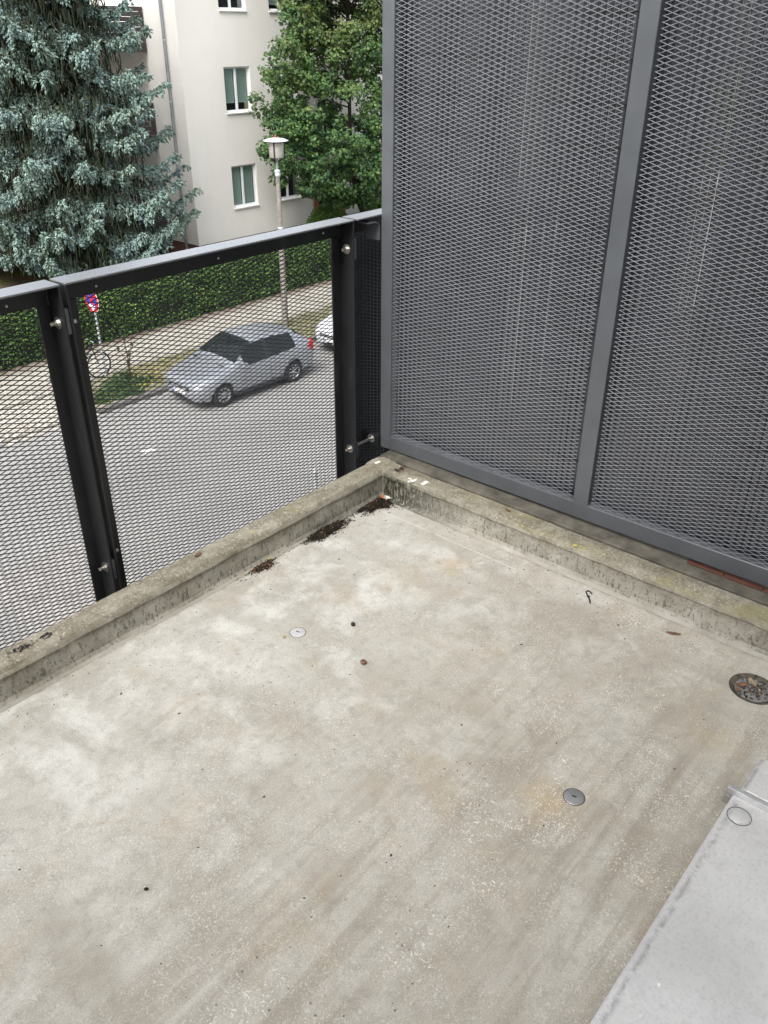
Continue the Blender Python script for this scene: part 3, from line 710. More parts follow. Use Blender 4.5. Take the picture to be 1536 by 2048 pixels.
# ================================================================== CARS
def car(label, paint, mat, cat='car', group='cars parked along the street'):
    root = empty('parked_car', (0, 0, 0), label, cat, group)
    # stations: x, zb, [(w,z) sill, waist, belt, roof edge, roof shoulder], top z
    st = [(0.00, .34, [(.50, .36), (.60, .50), (.60, .60), (.50, .66), (.30, .68)], .69),
          (0.07, .24, [(.64, .28), (.72, .48), (.71, .62), (.60, .71), (.34, .735)], .75),
          (0.28, .20, [(.76, .26), (.83, .50), (.81, .68), (.70, .79), (.40, .82)], .835),
          (0.62, .18, [(.79, .24), (.87, .54), (.85, .77), (.75, .875), (.42, .91)], .925),
          (1.02, .18, [(.80, .23), (.88, .56), (.855, .83), (.77, .95), (.44, .99)], 1.005),
          (1.22, .18, [(.80, .23), (.88, .57), (.855, .86), (.765, 1.03), (.45, 1.08)], 1.10),
          (1.55, .18, [(.80, .23), (.88, .58), (.855, .90), (.70, 1.23), (.42, 1.30)], 1.325),
          (1.88, .18, [(.80, .23), (.88, .59), (.855, .92), (.635, 1.375), (.40, 1.44)], 1.46),
          (2.35, .18, [(.80, .23), (.88, .60), (.855, .94), (.62, 1.40), (.40, 1.475)], 1.50),
          (2.90, .18, [(.80, .24), (.88, .61), (.855, .97), (.60, 1.37), (.38, 1.455)], 1.475),
          (3.38, .19, [(.79, .26), (.88, .62), (.845, 1.00), (.565, 1.29), (.36, 1.385)], 1.405),
          (3.70, .21, [(.78, .28), (.86, .63), (.82, 1.00), (.575, 1.15), (.36, 1.21)], 1.225),
          (3.92, .25, [(.74, .30), (.83, .62), (.79, .94), (.60, 1.00), (.36, 1.02)], 1.03),
          (4.03, .31, [(.64, .36), (.75, .58), (.72, .80), (.56, .86), (.34, .875)], .88)]
    def prof(s):
        x, zb, pts, zt = s
        h = [(0, zb), (pts[0][0]-.08, zb)]+pts
        return [(x, -w, z) for w, z in h]+[(x, 0, zt)]+[(x, w, z) for w, z in h[:0:-1]]
    base = [prof(s) for s in st]
    # Catmull-Rom between stations
    SUB = 4; rows = []; own = []
    for i in range(len(base)-1):
        p0, p1, p2, p3 = base[max(i-1, 0)], base[i], base[i+1], base[min(i+2, len(base)-1)]
        for k in range(SUB):
            u = k/SUB; row = []
            for a, b, c, d in zip(p0, p1, p2, p3):
                row.append(tuple(.5*((2*b[j])+(c[j]-a[j])*u+(2*a[j]-5*b[j]+4*c[j]-d[j])*u*u+(3*b[j]-a[j]-3*c[j]+d[j])*u**3) for j in range(3)))
            rows.append(row); own.append(i+u)
    rows.append(base[-1]); own.append(len(base)-1)
    RS = 3
    def smooth_ring(r):
        n_ = len(r); out = []
        for k in range(n_):
            p0, p1, p2, p3 = r[(k-1) % n_], r[k], r[(k+1) % n_], r[(k+2) % n_]
            if k in (0, 1, n_-2, n_-1): p0, p3 = p1, p2          # keep the floor pan flat
            for q in range(RS):
                u = q/RS; out.append(tuple(.5*((2*p1[j])+(p2[j]-p0[j])*u+(2*p0[j]-5*p1[j]+4*p2[j]-p3[j])*u*u+(3*p1[j]-p0[j]-3*p2[j]+p3[j])*u**3) for j in range(3)))
        return out
    rows = [smooth_ring(r) for r in rows]
    n = len(rows[0]); V = [p for r in rows for p in r]; FB = []; GL = {'windscreen': [], 'rear_window': [], 'side_window_a': [], 'side_window_b': [], 'side_window_c': [], 'side_window_d': [], 'door_pillar': []}
    # ring: 0 bottom,1,2(sill),3(waist),4(belt),5(roof edge),6(shoulder),7 top,8 shoulder,9 edge,10 belt,11 waist,12 sill,13
    for i in range(len(rows)-1):
        s = own[i]
        for k in range(n):
            f = (i*n+k, i*n+(k+1) % n, (i+1)*n+(k+1) % n, (i+1)*n+k)
            tgt = FB; k = k//RS
            if k in (5, 6, 7, 8) and 5.0 <= s < 7.0: tgt = GL['windscreen']
            elif k in (5, 6, 7, 8) and 10.25 <= s < 11.75: tgt = GL['rear_window']
            elif k in (4, 9) and 5.75 <= s < 9.75:
                tgt = GL['door_pillar'] if 7.75 <= s < 8.0 else GL['side_window_'+('a' if s < 8 else 'b') if k == 4 else 'side_window_'+('c' if s < 8 else 'd')]
            tgt.append(f)
    FB.append(tuple(range(n))); FB.append(tuple(range((len(rows)-1)*n, len(rows)*n))[::-1])
    def sub(faces, name, m, parent=root, off=0.0):
        used = sorted({i for f in faces for i in f}); mp = {u: j for j, u in enumerate(used)}
        mb = MB(); mb.add([V[u] for u in used], [tuple(mp[i] for i in f) for f in faces], True); return mb.build(name, m, parent)
    body = sub(FB, 'body', mat)
    arches = MB()
    for wx in (.76, 3.17):
        arches.lathe([(.0, -1.2), (.355, -1.2), (.355, -.62), (.0, -.62)], (wx, 0, .30), 28, 'y', False); arches.lathe([(.0, .62), (.355, .62), (.355, 1.2), (.0, 1.2)], (wx, 0, .30), 28, 'y', False)
    ac = arches.build('cut', MT['trim']); booled(body, ac)
    for p in body.data.polygons: p.use_smooth = True
    for nm, fl in GL.items(): sub(fl, 'side_window' if nm.startswith('side') else nm, MT['trim'] if nm == 'door_pillar' else MT['cglass'])
    MB().box((.15, -.74, .22), (3.85, .74, .62)).build('underbody', MT['trim'], root)
    MB().box((.95, -.62, .62), (3.55, .62, .98)).build('seats', MT['trim'], root)
    for wx in (.76, 3.17):
        for sg in (-1, 1):
            ty = MB().lathe([(.19, sg*.66), (.29, sg*.655), (.312, sg*.68), (.312, sg*.815), (.29, sg*.845), (.205, sg*.85), (.19, sg*.83)], (wx, 0, .312), 28, 'y').build('wheel', MT['tyre'], root)
            mb = MB(); mb.lathe([(.205, sg*.842), (.195, sg*.846), (.185, sg*.835), (.19, sg*.78)], (wx, 0, .312), 24, 'y'); mb.lathe([(.0, sg*.842), (.05, sg*.842), (.055, sg*.82)], (wx, 0, .312), 12, 'y')
            for k in range(10):
                a = 2*PI*k/10; mb.obox((wx+.12*math.cos(a), sg*.833, .312+.12*math.sin(a)), (math.cos(a), 0, math.sin(a)), (0, 1, 0), (-math.sin(a), 0, math.cos(a)), .078, .008, .013)
            rm = mb.build('rim', MT['rim'], ty)
            MB().lathe([(0, sg*.79), (.19, sg*.79)], (wx, 0, .312), 20, 'y', False).build('brake_disc', MT['trim'], ty)
    for sg in (-1, 1):
        MB().prism([(.05, sg*.40), (.06, sg*.66), (.20, sg*.80), (.48, sg*.85), (.30, sg*.70), (.13, sg*.42)], .60, .73, 'z').build('headlight', MT['lampclear'], root, .02, 2)
        MB().box((.13, sg*.5, .33), (.16, sg*.66, .42)).build('fog_light', MT['trim'], root)
        MB().prism([(4.03, sg*.45), (4.03, sg*.68), (3.93, sg*.83), (3.74, sg*.872), (3.80, sg*.66)], .76, .99, 'z').build('tail_light', MT['red'], root, .02, 2)
        MB().obox((1.42, sg*.965, .98), (1, 0, 0), (0, 1, 0), (0, 0, 1), .07, .09, .06).build('wing_mirror', mat, root, .03, 2)
        for hx in (2.12, 2.98): MB().obox((hx, sg*.882, .80), (1, 0, 0), (0, 1, 0), (0, 0, 1), .09, .014, .014).build('door_handle', mat, root, .006)
        for sx_ in (1.40, 2.33, 3.2):
            MB().tube([(sx_, sg*.885, .36), (sx_+.01, sg*.893, .62), (sx_+.03, sg*.868, .90)], .004, 5).build('door_seam', MT['trim'], root)
        MB().box((1.08, sg*.79, .20), (2.86, sg*.868, .26)).build('sill_trim', MT['trim'], root, .01)
    MB().prism([(-.005, -.42), (.05, -.62), (.05, .62), (-.005, .42), (-.02, 0)], .52, .60, 'z').build('grille', MT['trim'], root)
    MB().prism([(.02, -.45), (.07, -.66), (.07, .66), (.02, .45), (-.005, 0)], .27, .39, 'z').build('air_intake', MT['trim'], root)
    MB().prism([(-.03, -.34), (-.03, .34), (-.01, .34), (-.01, -.34)], .555, .572, 'z').build('grille_bar', MT['alu'], root)
    pl = MB().box((-.035, -.26, .41), (-.02, .26, .51)).build('number_plate', MT['signwhite'], root)
    MB().box((-.0365, .215, .412), (-.0355, .258, .508)).build('blue_strip', MT['blue'], pl)
    MB().box((4.035, -.26, .60), (4.05, .26, .70)).build('number_plate', MT['signwhite'], root)
    MB().prism([(3.86, -.66), (4.05, -.62), (4.05, .62), (3.86, .66)], .30, .44, 'z').build('rear_bumper_trim', MT['trim'], root)
    MB().tube([(3.25, 0, 1.40), (3.33, 0, 1.58)], .006, 5).build('aerial', MT['trim'], root)
    for sg in (-.35, .25): MB().tube([(1.27, sg, 1.13), (1.52, sg+.5, 1.32)], .008, 5).build('wiper', MT['trim'], root)
    return root
c1_ = car('silver five door hatchback with dark windows parked by the verge', 0, MT['silver'])
for c_ in [c1_]: c_.scale = (.94, .94, .94)
c1_.location = (9.14, 14.22, ROAD); c1_.rotation_euler = (0, 0, math.radians(-2))
def recolour(root, m, lab):
    root['label'] = lab
    for ch in root.children:
        if ch.name.split('.')[0] in ('body', 'wing_mirror', 'door_handle'):
            ch.data = ch.data.copy(); ch.data.materials[0] = m
c2_ = dup(c1_); c2_.location = (14.2, 14.05, ROAD); recolour(c2_, MT['whitecar'], 'white car whose front shows behind the silver hatchback, cut off by the railing post')
c3_ = dup(c1_); c3_.location = (7.58+3.81, 6.85, ROAD); c3_.rotation_euler = (0, 0, PI); recolour(c3_, MT['bluecar'], 'pale car with red tail lights just above the concrete kerb near the post')

# ================================================================== VEGETATION
def leaves(P, N, size, aspect=.8, droop=None):
    """bent two-quad leaves at P with rough normals N"""
    n = len(P); N = N/np.linalg.norm(N, axis=1, keepdims=True)
    t = RNG.normal(size=(n, 3)); t -= N*(t*N).sum(1, keepdims=True); t /= np.linalg.norm(t, axis=1, keepdims=True); b = np.cross(N, t)
    s = (size*RNG.uniform(.65, 1.3, n))[:, None]
    V = np.stack([P-t*s*.5, P-t*s*.05+b*s*.5*aspect-N*s*.12, P+t*s*.5-N*s*.1, P-t*s*.05-b*s*.5*aspect-N*s*.12, P+N*s*.04], 1).reshape(-1, 3)
    o = np.arange(n)[:, None]*5
    F = np.stack([o+np.array([[0, 4, 1]]), o+np.array([[4, 2, 1]]), o+np.array([[4, 3, 2]]), o+np.array([[0, 3, 4]])], 1).reshape(-1, 3)
    return V, F
def unit(n): v = RNG.normal(size=(n, 3)); return v/np.linalg.norm(v, axis=1, keepdims=True)

# hedge
hedge = empty('hedge', (14, 20, -6.4), 'long clipped green hedge along the pavement in front of the cream building', 'hedge')
core = MB(); nx = 80
vs = []; fs = []
for i in range(nx+1):
    x = -4+34*i/nx
    for (dy, z) in ((.18, -6.45), (.12, -5.7), (.16, -5.0), (.42, -4.88), (.9, -4.88), (1.1, -5.1), (1.1, -6.45)):
        vs.append((x, 19.42+dy+.05*mnoise.noise((x*1.5, z*2, 0)), z+.05*mnoise.noise((x*2, z, 5))))
for i in range(nx):
    for k in range(6): a = i*7+k; fs.append((a, a+1, a+8, a+7))
adopt(hedge, core.add(vs, fs).build('core', MT['hcore']))
n = 52000
u = RNG.uniform(-3.5, 29.5, n); s = RNG.uniform(0, 1, n)
front = s < .62
y = np.where(front, 19.44+RNG.normal(0, .05, n), 19.5+RNG.uniform(0, 1.05, n)); z = np.where(front, -6.42+1.6*RNG.uniform(0, 1, n)**.85, -4.82+RNG.normal(0, .045, n))
und = np.array([mnoise.noise((a*1.3, b*1.6, c*1.6)) for a, b, c in zip(u, y, z)])
y = y-np.where(front, .12*und, 0); z = z+np.where(front, 0, .10*und)
keep = (und > -.30) | (RNG.uniform(0, 1, n) < .5)
u, y, z, front = u[keep], y[keep], z[keep], front[keep]; n = len(u)
N = unit(n)*.8+np.where(front[:, None], np.array([[0, -.7, .55]]), np.array([[0, -.1, 1.]]))
V, F = leaves(np.stack([u, y, z], 1), N, .062)
o = np_mesh('foliage', V, F, MT['hedge']); o['kind'] = 'stuff'; adopt(hedge, o)

# maple
maple = empty('maple_tree', (24.1, 21.2, YARD), 'green leafy maple tree with yellowing tips beside the street lamp', 'tree')
mb = MB()
trunk = [(24.35, 21.3, -6.2), (23.95, 21.3, -5.2), (23.4, 21.3, -4.3), (23.1, 21.3, -3.3), (23.05, 21.35, -1.5), (23.0, 21.3, .5), (23.0, 21.3, 3), (23.0, 21.3, 5.5)]
mb.tube(trunk, [.15, .13, .11, .09, .07, .05, .03, .02], 10)
adopt(maple, mb.build('trunk', MT['mbark']))
zr = np.array([-4.4, -4.0, -3.4, -2.6, -1.6, -.6, .3, 1.2, 2.2, 4.0, 6.0, 7.0]); rr = np.array([.9, 1.9, 3.0, 3.9, 4.0, 3.95, 3.6, 3.1, 2.8, 2.6, 1.5, .3])
clumps = []
tries = 0
while len(clumps) < 1050 and tries < 20000:
    tries += 1
    z = random.uniform(-4.3, 6.6); R_ = np.interp(z, zr, rr); a = random.uniform(0, 2*PI)
    k = random.uniform(.15, 1)**.45
    lump = 1+.16*mnoise.noise((math.cos(a)*1.6, math.sin(a)*1.6, z*.8))
    x, y = 23.05+R_*k*math.cos(a)*lump, 21.3+R_*.58*k*math.sin(a)*lump
    if y > 23.75 or y < 19.0: continue
    if mnoise.noise((x*.75+4, y*.75, z*.75)) < -.40: continue
    clumps.append((x, y, z, random.uniform(.22, .44)))
# airy twigs reaching out on the left side
tw = MB()
for (z0, dx, dz) in ((-.9, -4.3, .7), (.0, -4.1, .9), (.6, -3.8, 1.0), (1.6, -3.1, 1.1), (-1.6, -4.35, .35), (-2.4, -4.25, .2), (2.2, -2.9, .9), (-3.3, -3.3, -.3)):
    p0 = Vector((23.05+dx*.55, 20.9, z0-.5)); p1 = Vector((23.05+dx, 20.6, z0+dz*.6)); pm = (p0+p1)/2+Vector((0, 0, -.15))
    tw.tube([p0, pm, p1], [.03, .02, .006], 5)
    for k in range(9):
        q = p0.lerp(p1, .3+.75*k/9); clumps.append((q.x+random.uniform(-.08, .08), q.y, q.z+random.uniform(-.1, .1), .07+.022*(9-k)))
for k in range(60):
    c = random.choice(clumps[:1000]); zt = max(-3.9, min(4.5, c[2]-1.0-random.random()))
    tp = Vector((np.interp(zt, [p[2] for p in trunk], [p[0] for p in trunk]), 21.3, zt)); e = Vector(c[:3])
    tw.tube([tp, tp.lerp(e, .5)+Vector((0, 0, -.15)), e], [.03, .018, .006], 5)
adopt(maple, tw.build('branch', MT['mbark']))
C = np.array(clumps); cnt = (C[:, 3]**2*620+9).astype(int)
idx = np.repeat(np.arange(len(C)), cnt); n = len(idx)
d = unit(n)*(RNG.uniform(0, 1, n)**.5)[:, None]
P = C[idx, :3]+d*C[idx, 3][:, None]*np.array([[1.15, 1.15, .8]])
N = d*.7+unit(n)*.6+np.array([[-.1, -.35, .55]])
V, F = leaves(P, N, .125, .85)
o = np_mesh('crown', V, F, MT['maple']); o['kind'] = 'stuff'; adopt(maple, o)
print('maple leaves', n)

# shrubs by the entrance
def shrub(name, c, rx, ry, rz, n, label, size, m, blades=True, grp='shrubs by the building entrance'):
    root = empty(name, (c[0], c[1], YARD), label, 'shrub', grp)
    d = unit(n); d[:, 2] = np.abs(d[:, 2]); k = RNG.uniform(.35, 1, n)**.5
    P = np.array([c])+d*k[:, None]*np.array([[rx, ry, rz]])
    N = d+unit(n)*.7
    V, F = leaves(P, N, size, .35 if blades else .8)
    o = np_mesh('foliage', V, F, m); o['kind'] = 'stuff'; adopt(root, o)
    mb = MB()
    for i in range(14):
        a = random.uniform(0, 2*PI); mb.tube([(c[0], c[1], c[2]-.1), (c[0]+rx*.6*math.cos(a), c[1]+ry*.6*math.sin(a), c[2]+rz*random.uniform(.6, 1.05))], [.015, .004], 4)
    adopt(root, mb.build('stem', MT['twig'])); return root
shrub('shrub', (23.0, 22.6, -6.1), 1.35, .7, 1.6, 9000, 'bright green feathery shrub in front of the brick entrance jambs', .11, MT['bush'])
shrub('shrub', (26.5, 22.9, -6.1), .85, .7, 1.45, 4500, 'pale green shrub beside the maple trunk next to the grey partition', .13, MT['bush'], False)

# blue spruce
spruce = empty('spruce_tree', (12.55, 23.7, YARD), 'large blue spruce with drooping branches left of the cream building', 'tree')
TX, TY = 12.55, 23.7
adopt(spruce, MB().tube([(TX, TY, -6.2), (TX+.05, TY, -3), (TX, TY, 2), (TX, TY, 8), (TX, TY, 11.5)], [.30, .25, .19, .1, .02], 12).build('trunk', MT['bark']))
SH_V = np.array([[0, 0, 0], [.5, 0, .3], [0, .5, .3], [-.5, 0, .3], [0, -.5, .3], [.36, 0, .72], [0, .36, .72], [-.36, 0, .72], [0, -.36, .72], [0, 0, 1.0]])
SH_F = np.array([[0, 2, 1], [0, 3, 2], [0, 4, 3], [0, 1, 4], [1, 2, 6], [1, 6, 5], [2, 3, 7], [2, 7, 6], [3, 4, 8], [3, 8, 7], [4, 1, 5], [4, 5, 8], [5, 6, 9], [6, 7, 9], [7, 8, 9], [8, 5, 9]])
def shoots(P, D, L, Wd):
    n = len(P); D = D/np.linalg.norm(D, axis=1, keepdims=True)
    t = RNG.normal(size=(n, 3)); t -= D*(t*D).sum(1, keepdims=True); t /= np.linalg.norm(t, axis=1, keepdims=True); b = np.cross(D, t)
    V = (P[:, None]+t[:, None]*(SH_V[None, :, 0:1]*Wd[:, None, None])+b[:, None]*(SH_V[None, :, 1:2]*Wd[:, None, None])+D[:, None]*(SH_V[None, :, 2:3]*L[:, None, None]))
    F = np.arange(n)[:, None, None]*10+SH_F[None]
    return V.reshape(-1, 3), F.reshape(-1, 3)
tot = 0
def limb(z0, az, r, lift, dens, sag):
    """one drooping limb: old green drapes near the trunk, fat blue shoots towards the upturned tip"""
    global tot
    dirv = np.array([math.cos(az), math.sin(az)]); side = np.array([-dirv[1], dirv[0]])
    ts = np.linspace(0, 1, 12); bend = random.uniform(-.14, .14); pts = []
    for t in ts:
        zz = z0+lift*math.sin(min(t, .35)/.35*PI/2)*.3-sag*(t**1.3)+(.25+.09*r)*max(0, (t-.66)/.34)**1.8*1.35
        pts.append((TX+dirv[0]*r*t+side[0]*bend*r*t*t, TY+dirv[1]*r*t+side[1]*bend*r*t*t, zz))
    pts = np.array(pts)
    mb = MB(); mb.tube(pts, [max(.008, .060*(1-t)+.006) for t in ts], 5)
    P = []; D = []; L = []; Wd = []; mi = []
    hue = random.uniform(-.12, .12)
    nb = int(r*.86/.036*dens)
    for i in range(nb):
        t = min(1.0, .16+.86*((i+random.random())/nb)**.85)
        p = np.array([np.interp(t, ts, pts[:, k]) for k in range(3)])
        old = t < .34+hue
        wid = (.16+.50*math.sin(PI*min(1, .12+.9*t)))*(1.05-.45*t)
        lat = random.choice((-1, 1))*random.uniform(.02, 1)*wid
        hang = (random.uniform(.3, .85) if old else random.uniform(.16, .52))*(1 if t < .85 else .5)
        sd_ = np.array([side[0], side[1], 0])*lat+np.array([dirv[0], dirv[1], 0])*random.uniform(0, .22)
        m = max(3, int((hang+abs(lat))/.072)+1)
        sg = 1 if lat > 0 else -1
        for k in range(m):
            f = (k+random.random()*.7)/m
            q = p+sd_*min(1, f*1.6)+np.array([0, 0, .03-hang*max(0, f-.2)**1.2])+RNG.normal(0, .014, 3)
            od = np.array([dirv[0]*.6+side[0]*sg*.5, dirv[1]*.6+side[1]*sg*.5, 0])
            for w in range(2 if f > .15 else 1):
                if old: dd = np.array([0, 0, -1.2])+od*.35+RNG.normal(0, .22, 3); ln, wd = random.uniform(.12, .22), random.uniform(.030, .048)
                else: dd = np.array([0, 0, -.75*f-.05])+od*(1.1-.5*f)+RNG.normal(0, .38, 3); ln, wd = random.uniform(.085, .145), random.uniform(.042, .062)
                P.append(q); D.append(dd); L.append(ln); Wd.append(wd)
                mi.append(1 if random.random() < (.86 if old else (.25 if f < .25 else .05)) else 0)
    for k in range(26):
        t = random.uniform(.84, 1.0); p = np.array([np.interp(t, ts, pts[:, j]) for j in range(3)])
        P.append(p); D.append(np.array([dirv[0]*1.0, dirv[1]*1.0, .4])+RNG.normal(0, .5, 3)); L.append(.13); Wd.append(.045); mi.append(0)
    V, F = shoots(np.array(P), np.array(D), np.array(L), np.array(Wd)); tot += len(P)
    o = mb.build('branch', MT['twig']); adopt(spruce, o)
    fo = np_mesh('needles', V, F, [MT['spblue'], MT['spgreen']], np.repeat(mi, 16)); fo.parent = o; fo['kind'] = 'stuff'
# old hanging needles filling the shaded inside of the crown
nf = 16000
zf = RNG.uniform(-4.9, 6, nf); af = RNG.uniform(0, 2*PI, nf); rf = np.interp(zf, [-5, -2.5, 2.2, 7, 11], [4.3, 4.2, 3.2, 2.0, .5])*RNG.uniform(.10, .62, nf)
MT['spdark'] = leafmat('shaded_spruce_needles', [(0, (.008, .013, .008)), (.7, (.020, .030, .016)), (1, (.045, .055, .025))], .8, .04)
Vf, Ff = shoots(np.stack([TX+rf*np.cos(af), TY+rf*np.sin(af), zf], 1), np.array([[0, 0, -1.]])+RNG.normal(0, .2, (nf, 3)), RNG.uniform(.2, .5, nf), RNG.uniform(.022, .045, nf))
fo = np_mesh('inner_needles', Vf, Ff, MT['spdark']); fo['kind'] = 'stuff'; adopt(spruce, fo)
zl = -4.75; az = .3
camaz = math.atan2(-1.76-TY, -2.06-TX)
while zl < 7.0:
    nl = 10 if zl < 3 else 8
    for k in range(nl):
        a = az+2*PI*k/nl+random.uniform(-.25, .25)
        rel = abs((a-camaz+PI) % (2*PI)-PI)
        if rel > 2.25 and zl > -4: continue
        rb = np.interp(zl, [-5, -2.5, 2.2, 7, 11], [4.35, 4.35, 3.4, 2.2, .6])
        rb *= (1-.30*max(0, math.cos(rel)))*random.uniform(.78, 1.02)
        if zl > 3.6 and random.random() < .4: continue
        limb(zl+random.uniform(-.25, .25), a, rb, random.uniform(.3, 1.0), 1.0 if rel < 1.9 else .6, np.interp(zl, [-4.8, -3.5, 0, 6], [.35, .8, 1.35, 1.0])*random.uniform(.7, 1.15))
    az += .57; zl += random.uniform(.62, .78)
print('spruce shoots', tot)

# verge plants
n = 9000
gx = RNG.uniform(7.6, 22, n); gy = RNG.uniform(15.45, 17.2, n); gz = np.full(n, -6.39)
keep = np.array([mnoise.noise((a*1.1, b*1.6, 2)) for a, b in zip(gx, gy)]) > -.22
gx, gy, gz = gx[keep], gy[keep], gz[keep]; n = len(gx)
hgt = RNG.uniform(.05, .17, n); lean = RNG.normal(0, .05, (n, 2)); wv = RNG.normal(0, 1, (n, 2)); wv = wv/np.linalg.norm(wv, axis=1, keepdims=True)*.007
B = np.stack([gx, gy, gz], 1); z0_ = np.zeros((n, 1))
V = np.stack([B-np.hstack([wv, z0_]), B+np.hstack([wv, z0_]), B+np.hstack([lean, hgt[:, None]])], 1).reshape(-1, 3)
o = np_mesh('verge_grass', V, np.arange(3*n).reshape(-1, 3), MT['drygrass']); tag(o, 'dry yellowish grass growing on the verge between kerb and pavement', 'grass', kind='stuff')
n = 260; P = np.stack([RNG.normal(9.6, .8, n), RNG.uniform(15.55, 16.9, n), RNG.uniform(-6.34, -6.24, n)], 1)
V, F = leaves(P, np.tile([[0, -.4, 1.]], (n, 1))+.3*unit(n), .035); o = np_mesh('verge_flowers', V, F, MT['flower']); tag(o, 'small yellow flowers in the verge left of the silver car', 'flowers', kind='stuff')
for (spots, nn, lab) in ((((8.75, 16.1, .34, .34), (9.25, 15.95, .28, .22), (8.35, 15.9, .30, .26), (9.0, 16.45, .25, .3), (8.6, 15.62, .24, .18)), 620, 'dark green weeds sprawling round the foot of the sign pole'), (((7.85, 15.75, .22, .16), (7.65, 16.2, .16, .12)), 330, 'low green weeds at the left end of the verge by the cobbles')):
    root = empty('weed_clump', (spots[0][0], spots[0][1], -6.4), lab, 'weeds', 'weeds on the verge'); VV = []; FF = []; off = 0
    for (x, y, r, h) in spots:
        d = unit(nn); d[:, 2] = np.abs(d[:, 2]); k = RNG.uniform(.05, 1, nn)**.6
        rj = (1+.5*np.sin(np.arctan2(d[:, 1], d[:, 0])*3+x*7))[:, None]
        V, F = leaves(np.array([[x, y, -6.4]])+d*k[:, None]*np.array([[r*1.5, r, h]])*np.hstack([rj, rj, np.ones((nn, 1))*RNG.uniform(.5, 1.3, (nn, 1))]), d+unit(nn)*.7+[[0, 0, .4]], .10, .42)
        VV.append(V); FF.append(F+off); off += len(V)
    o = np_mesh('leaves', np.vstack(VV), np.vstack(FF), MT['weed']); o['kind'] = 'stuff'; adopt(root, o)
th = empty('dry_thistle', (9.35, 16.6, -6.4), 'dead brown thistle standing between the sign pole and the silver car', 'plant')
mb = MB(); hd = MB()
for k in range(6):
    a = random.uniform(0, 2*PI); top = Vector((9.35+.22*math.cos(a), 16.6+.15*math.sin(a), -5.45+random.uniform(-.3, .12)))
    mb.tube([(9.35, 16.6, -6.4), (9.35+.05*math.cos(a), 16.6, -5.95), top], [.014, .010, .005], 5)
    hd.lathe([(.0, .05), (.035, .035), (.042, 0), (.02, -.04), (0, -.05)], top, 8)
adopt(th, mb.build('stem', MT['twig']), hd.build('seed_head', MT['bark']))
# bicycle leaning on the sign pole
bk = empty('bicycle', (8.3, 17.12, -6.4), 'dark bicycle leaning beside the no stopping sign pole', 'bicycle')
for wx in (7.78, 8.82):
    mb = MB(); ring_ = [(wx+.33*math.cos(2*PI*k/24), 17.12, -6.05+.33*math.sin(2*PI*k/24)) for k in range(25)]
    w = MB().tube(ring_, .022, 6, False).build('wheel', MT['tyre']); adopt(bk, w)
    for k in range(10): mb.tube([(wx, 17.12, -6.05), (wx+.32*math.cos(2*PI*k/10), 17.12, -6.05+.32*math.sin(2*PI*k/10))], .003, 4)
    o = mb.lathe([(.0, -.03), (.025, -.03), (.025, .03), (0, .03)], (wx, 17.12, -6.05), 8, 'y').build('spokes', MT['galv']); o.parent = w
bb = (8.22, 17.12, -6.1); se = (8.08, 17.12, -5.55); hdn = (8.68, 17.12, -5.55)
adopt(bk, MB().tube([bb, se], .016, 6).tube([bb, hdn], .018, 6).tube([se, hdn], .016, 6).tube([bb, (7.78, 17.12, -6.05)], .011, 6).tube([se, (7.78, 17.12, -6.05)], .010, 6).tube([(8.82, 17.12, -6.05), (8.66, 17.12, -5.45)], .014, 6).build('frame', MT['blk']),
      MB().obox((8.04, 17.12, -5.42), (1, 0, 0), (0, 1, 0), (0, 0, 1), .13, .07, .03).build('saddle', MT['trim'], None, .025, 2),
      MB().tube([(8.62, 16.85, -5.40), (8.68, 17.0, -5.38), (8.68, 17.24, -5.38), (8.62, 17.39, -5.40)], .012, 6).build('handlebar', MT['galv']))

# ================================================================== RAILING
def expanded(u0, u1, v0, v1, L, Sw, mapf, w=.0026, t=.0010, tilt=math.radians(52), nrm=(0, 1, 0)):
    nrm = Vector(nrm); segs = []
    iu = int((u1-u0)/(L/2)); iv = int((v1-v0)/(Sw/2))
    A = []; B = []
    for i in range(iu):
        for j in range(iv+1):
            if (i+j) % 2: continue
            for dj in (1, -1):
                if 0 <= j+dj <= iv: A.append((u0+i*L/2, v0+j*Sw/2)); B.append((u0+(i+1)*L/2, v0+(j+dj)*Sw/2))
    A = np.array([mapf(*p) for p in A]); B = np.array([mapf(*p) for p in B])
    ax = (B-A); ax /= np.linalg.norm(ax, axis=1, keepdims=True); n_ = np.array(nrm)
    pr = np.cross(n_[None], ax); pr *= np.sign(pr[:, 2:3])             # in-plane, upward
    wd = math.cos(tilt)*pr+math.sin(tilt)*n_[None]*1.0; td = np.cross(ax, wd)
    ex = ax*.0012
    V = np.stack([A-ex+wd*w/2*a+td*t/2*b for a, b in ((-1, -1), (1, -1), (1, 1), (-1, 1))]+[B+ex+wd*w/2*a+td*t/2*b for a, b in ((-1, -1), (1, -1), (1, 1), (-1, 1))], 1).reshape(-1, 3)
    q = np.array([[0, 1, 5, 4], [1, 2, 6, 5], [2, 3, 7, 6], [3, 0, 4, 7]])
    F = (np.arange(len(A))[:, None, None]*8+q[None]).reshape(-1, 4)
    return V, F
YF, YP = .150, .215          # front edge of the legs, plane of the panel face
ZC = .958                     # top of the cap
def bolt(mb_w, mb_n, p, d, rw=.016, rn=.0085, ln=.020):
    p = Vector(p); d = Vector(d).normalized()
    mb_w.tube([p, p+d*.0025], rw, 20); mb_n.tube([p+d*.0025, p+d*.0085], rn, 6, True, False); mb_n.tube([p+d*.0085, p+d*ln], rn*.62, 10)
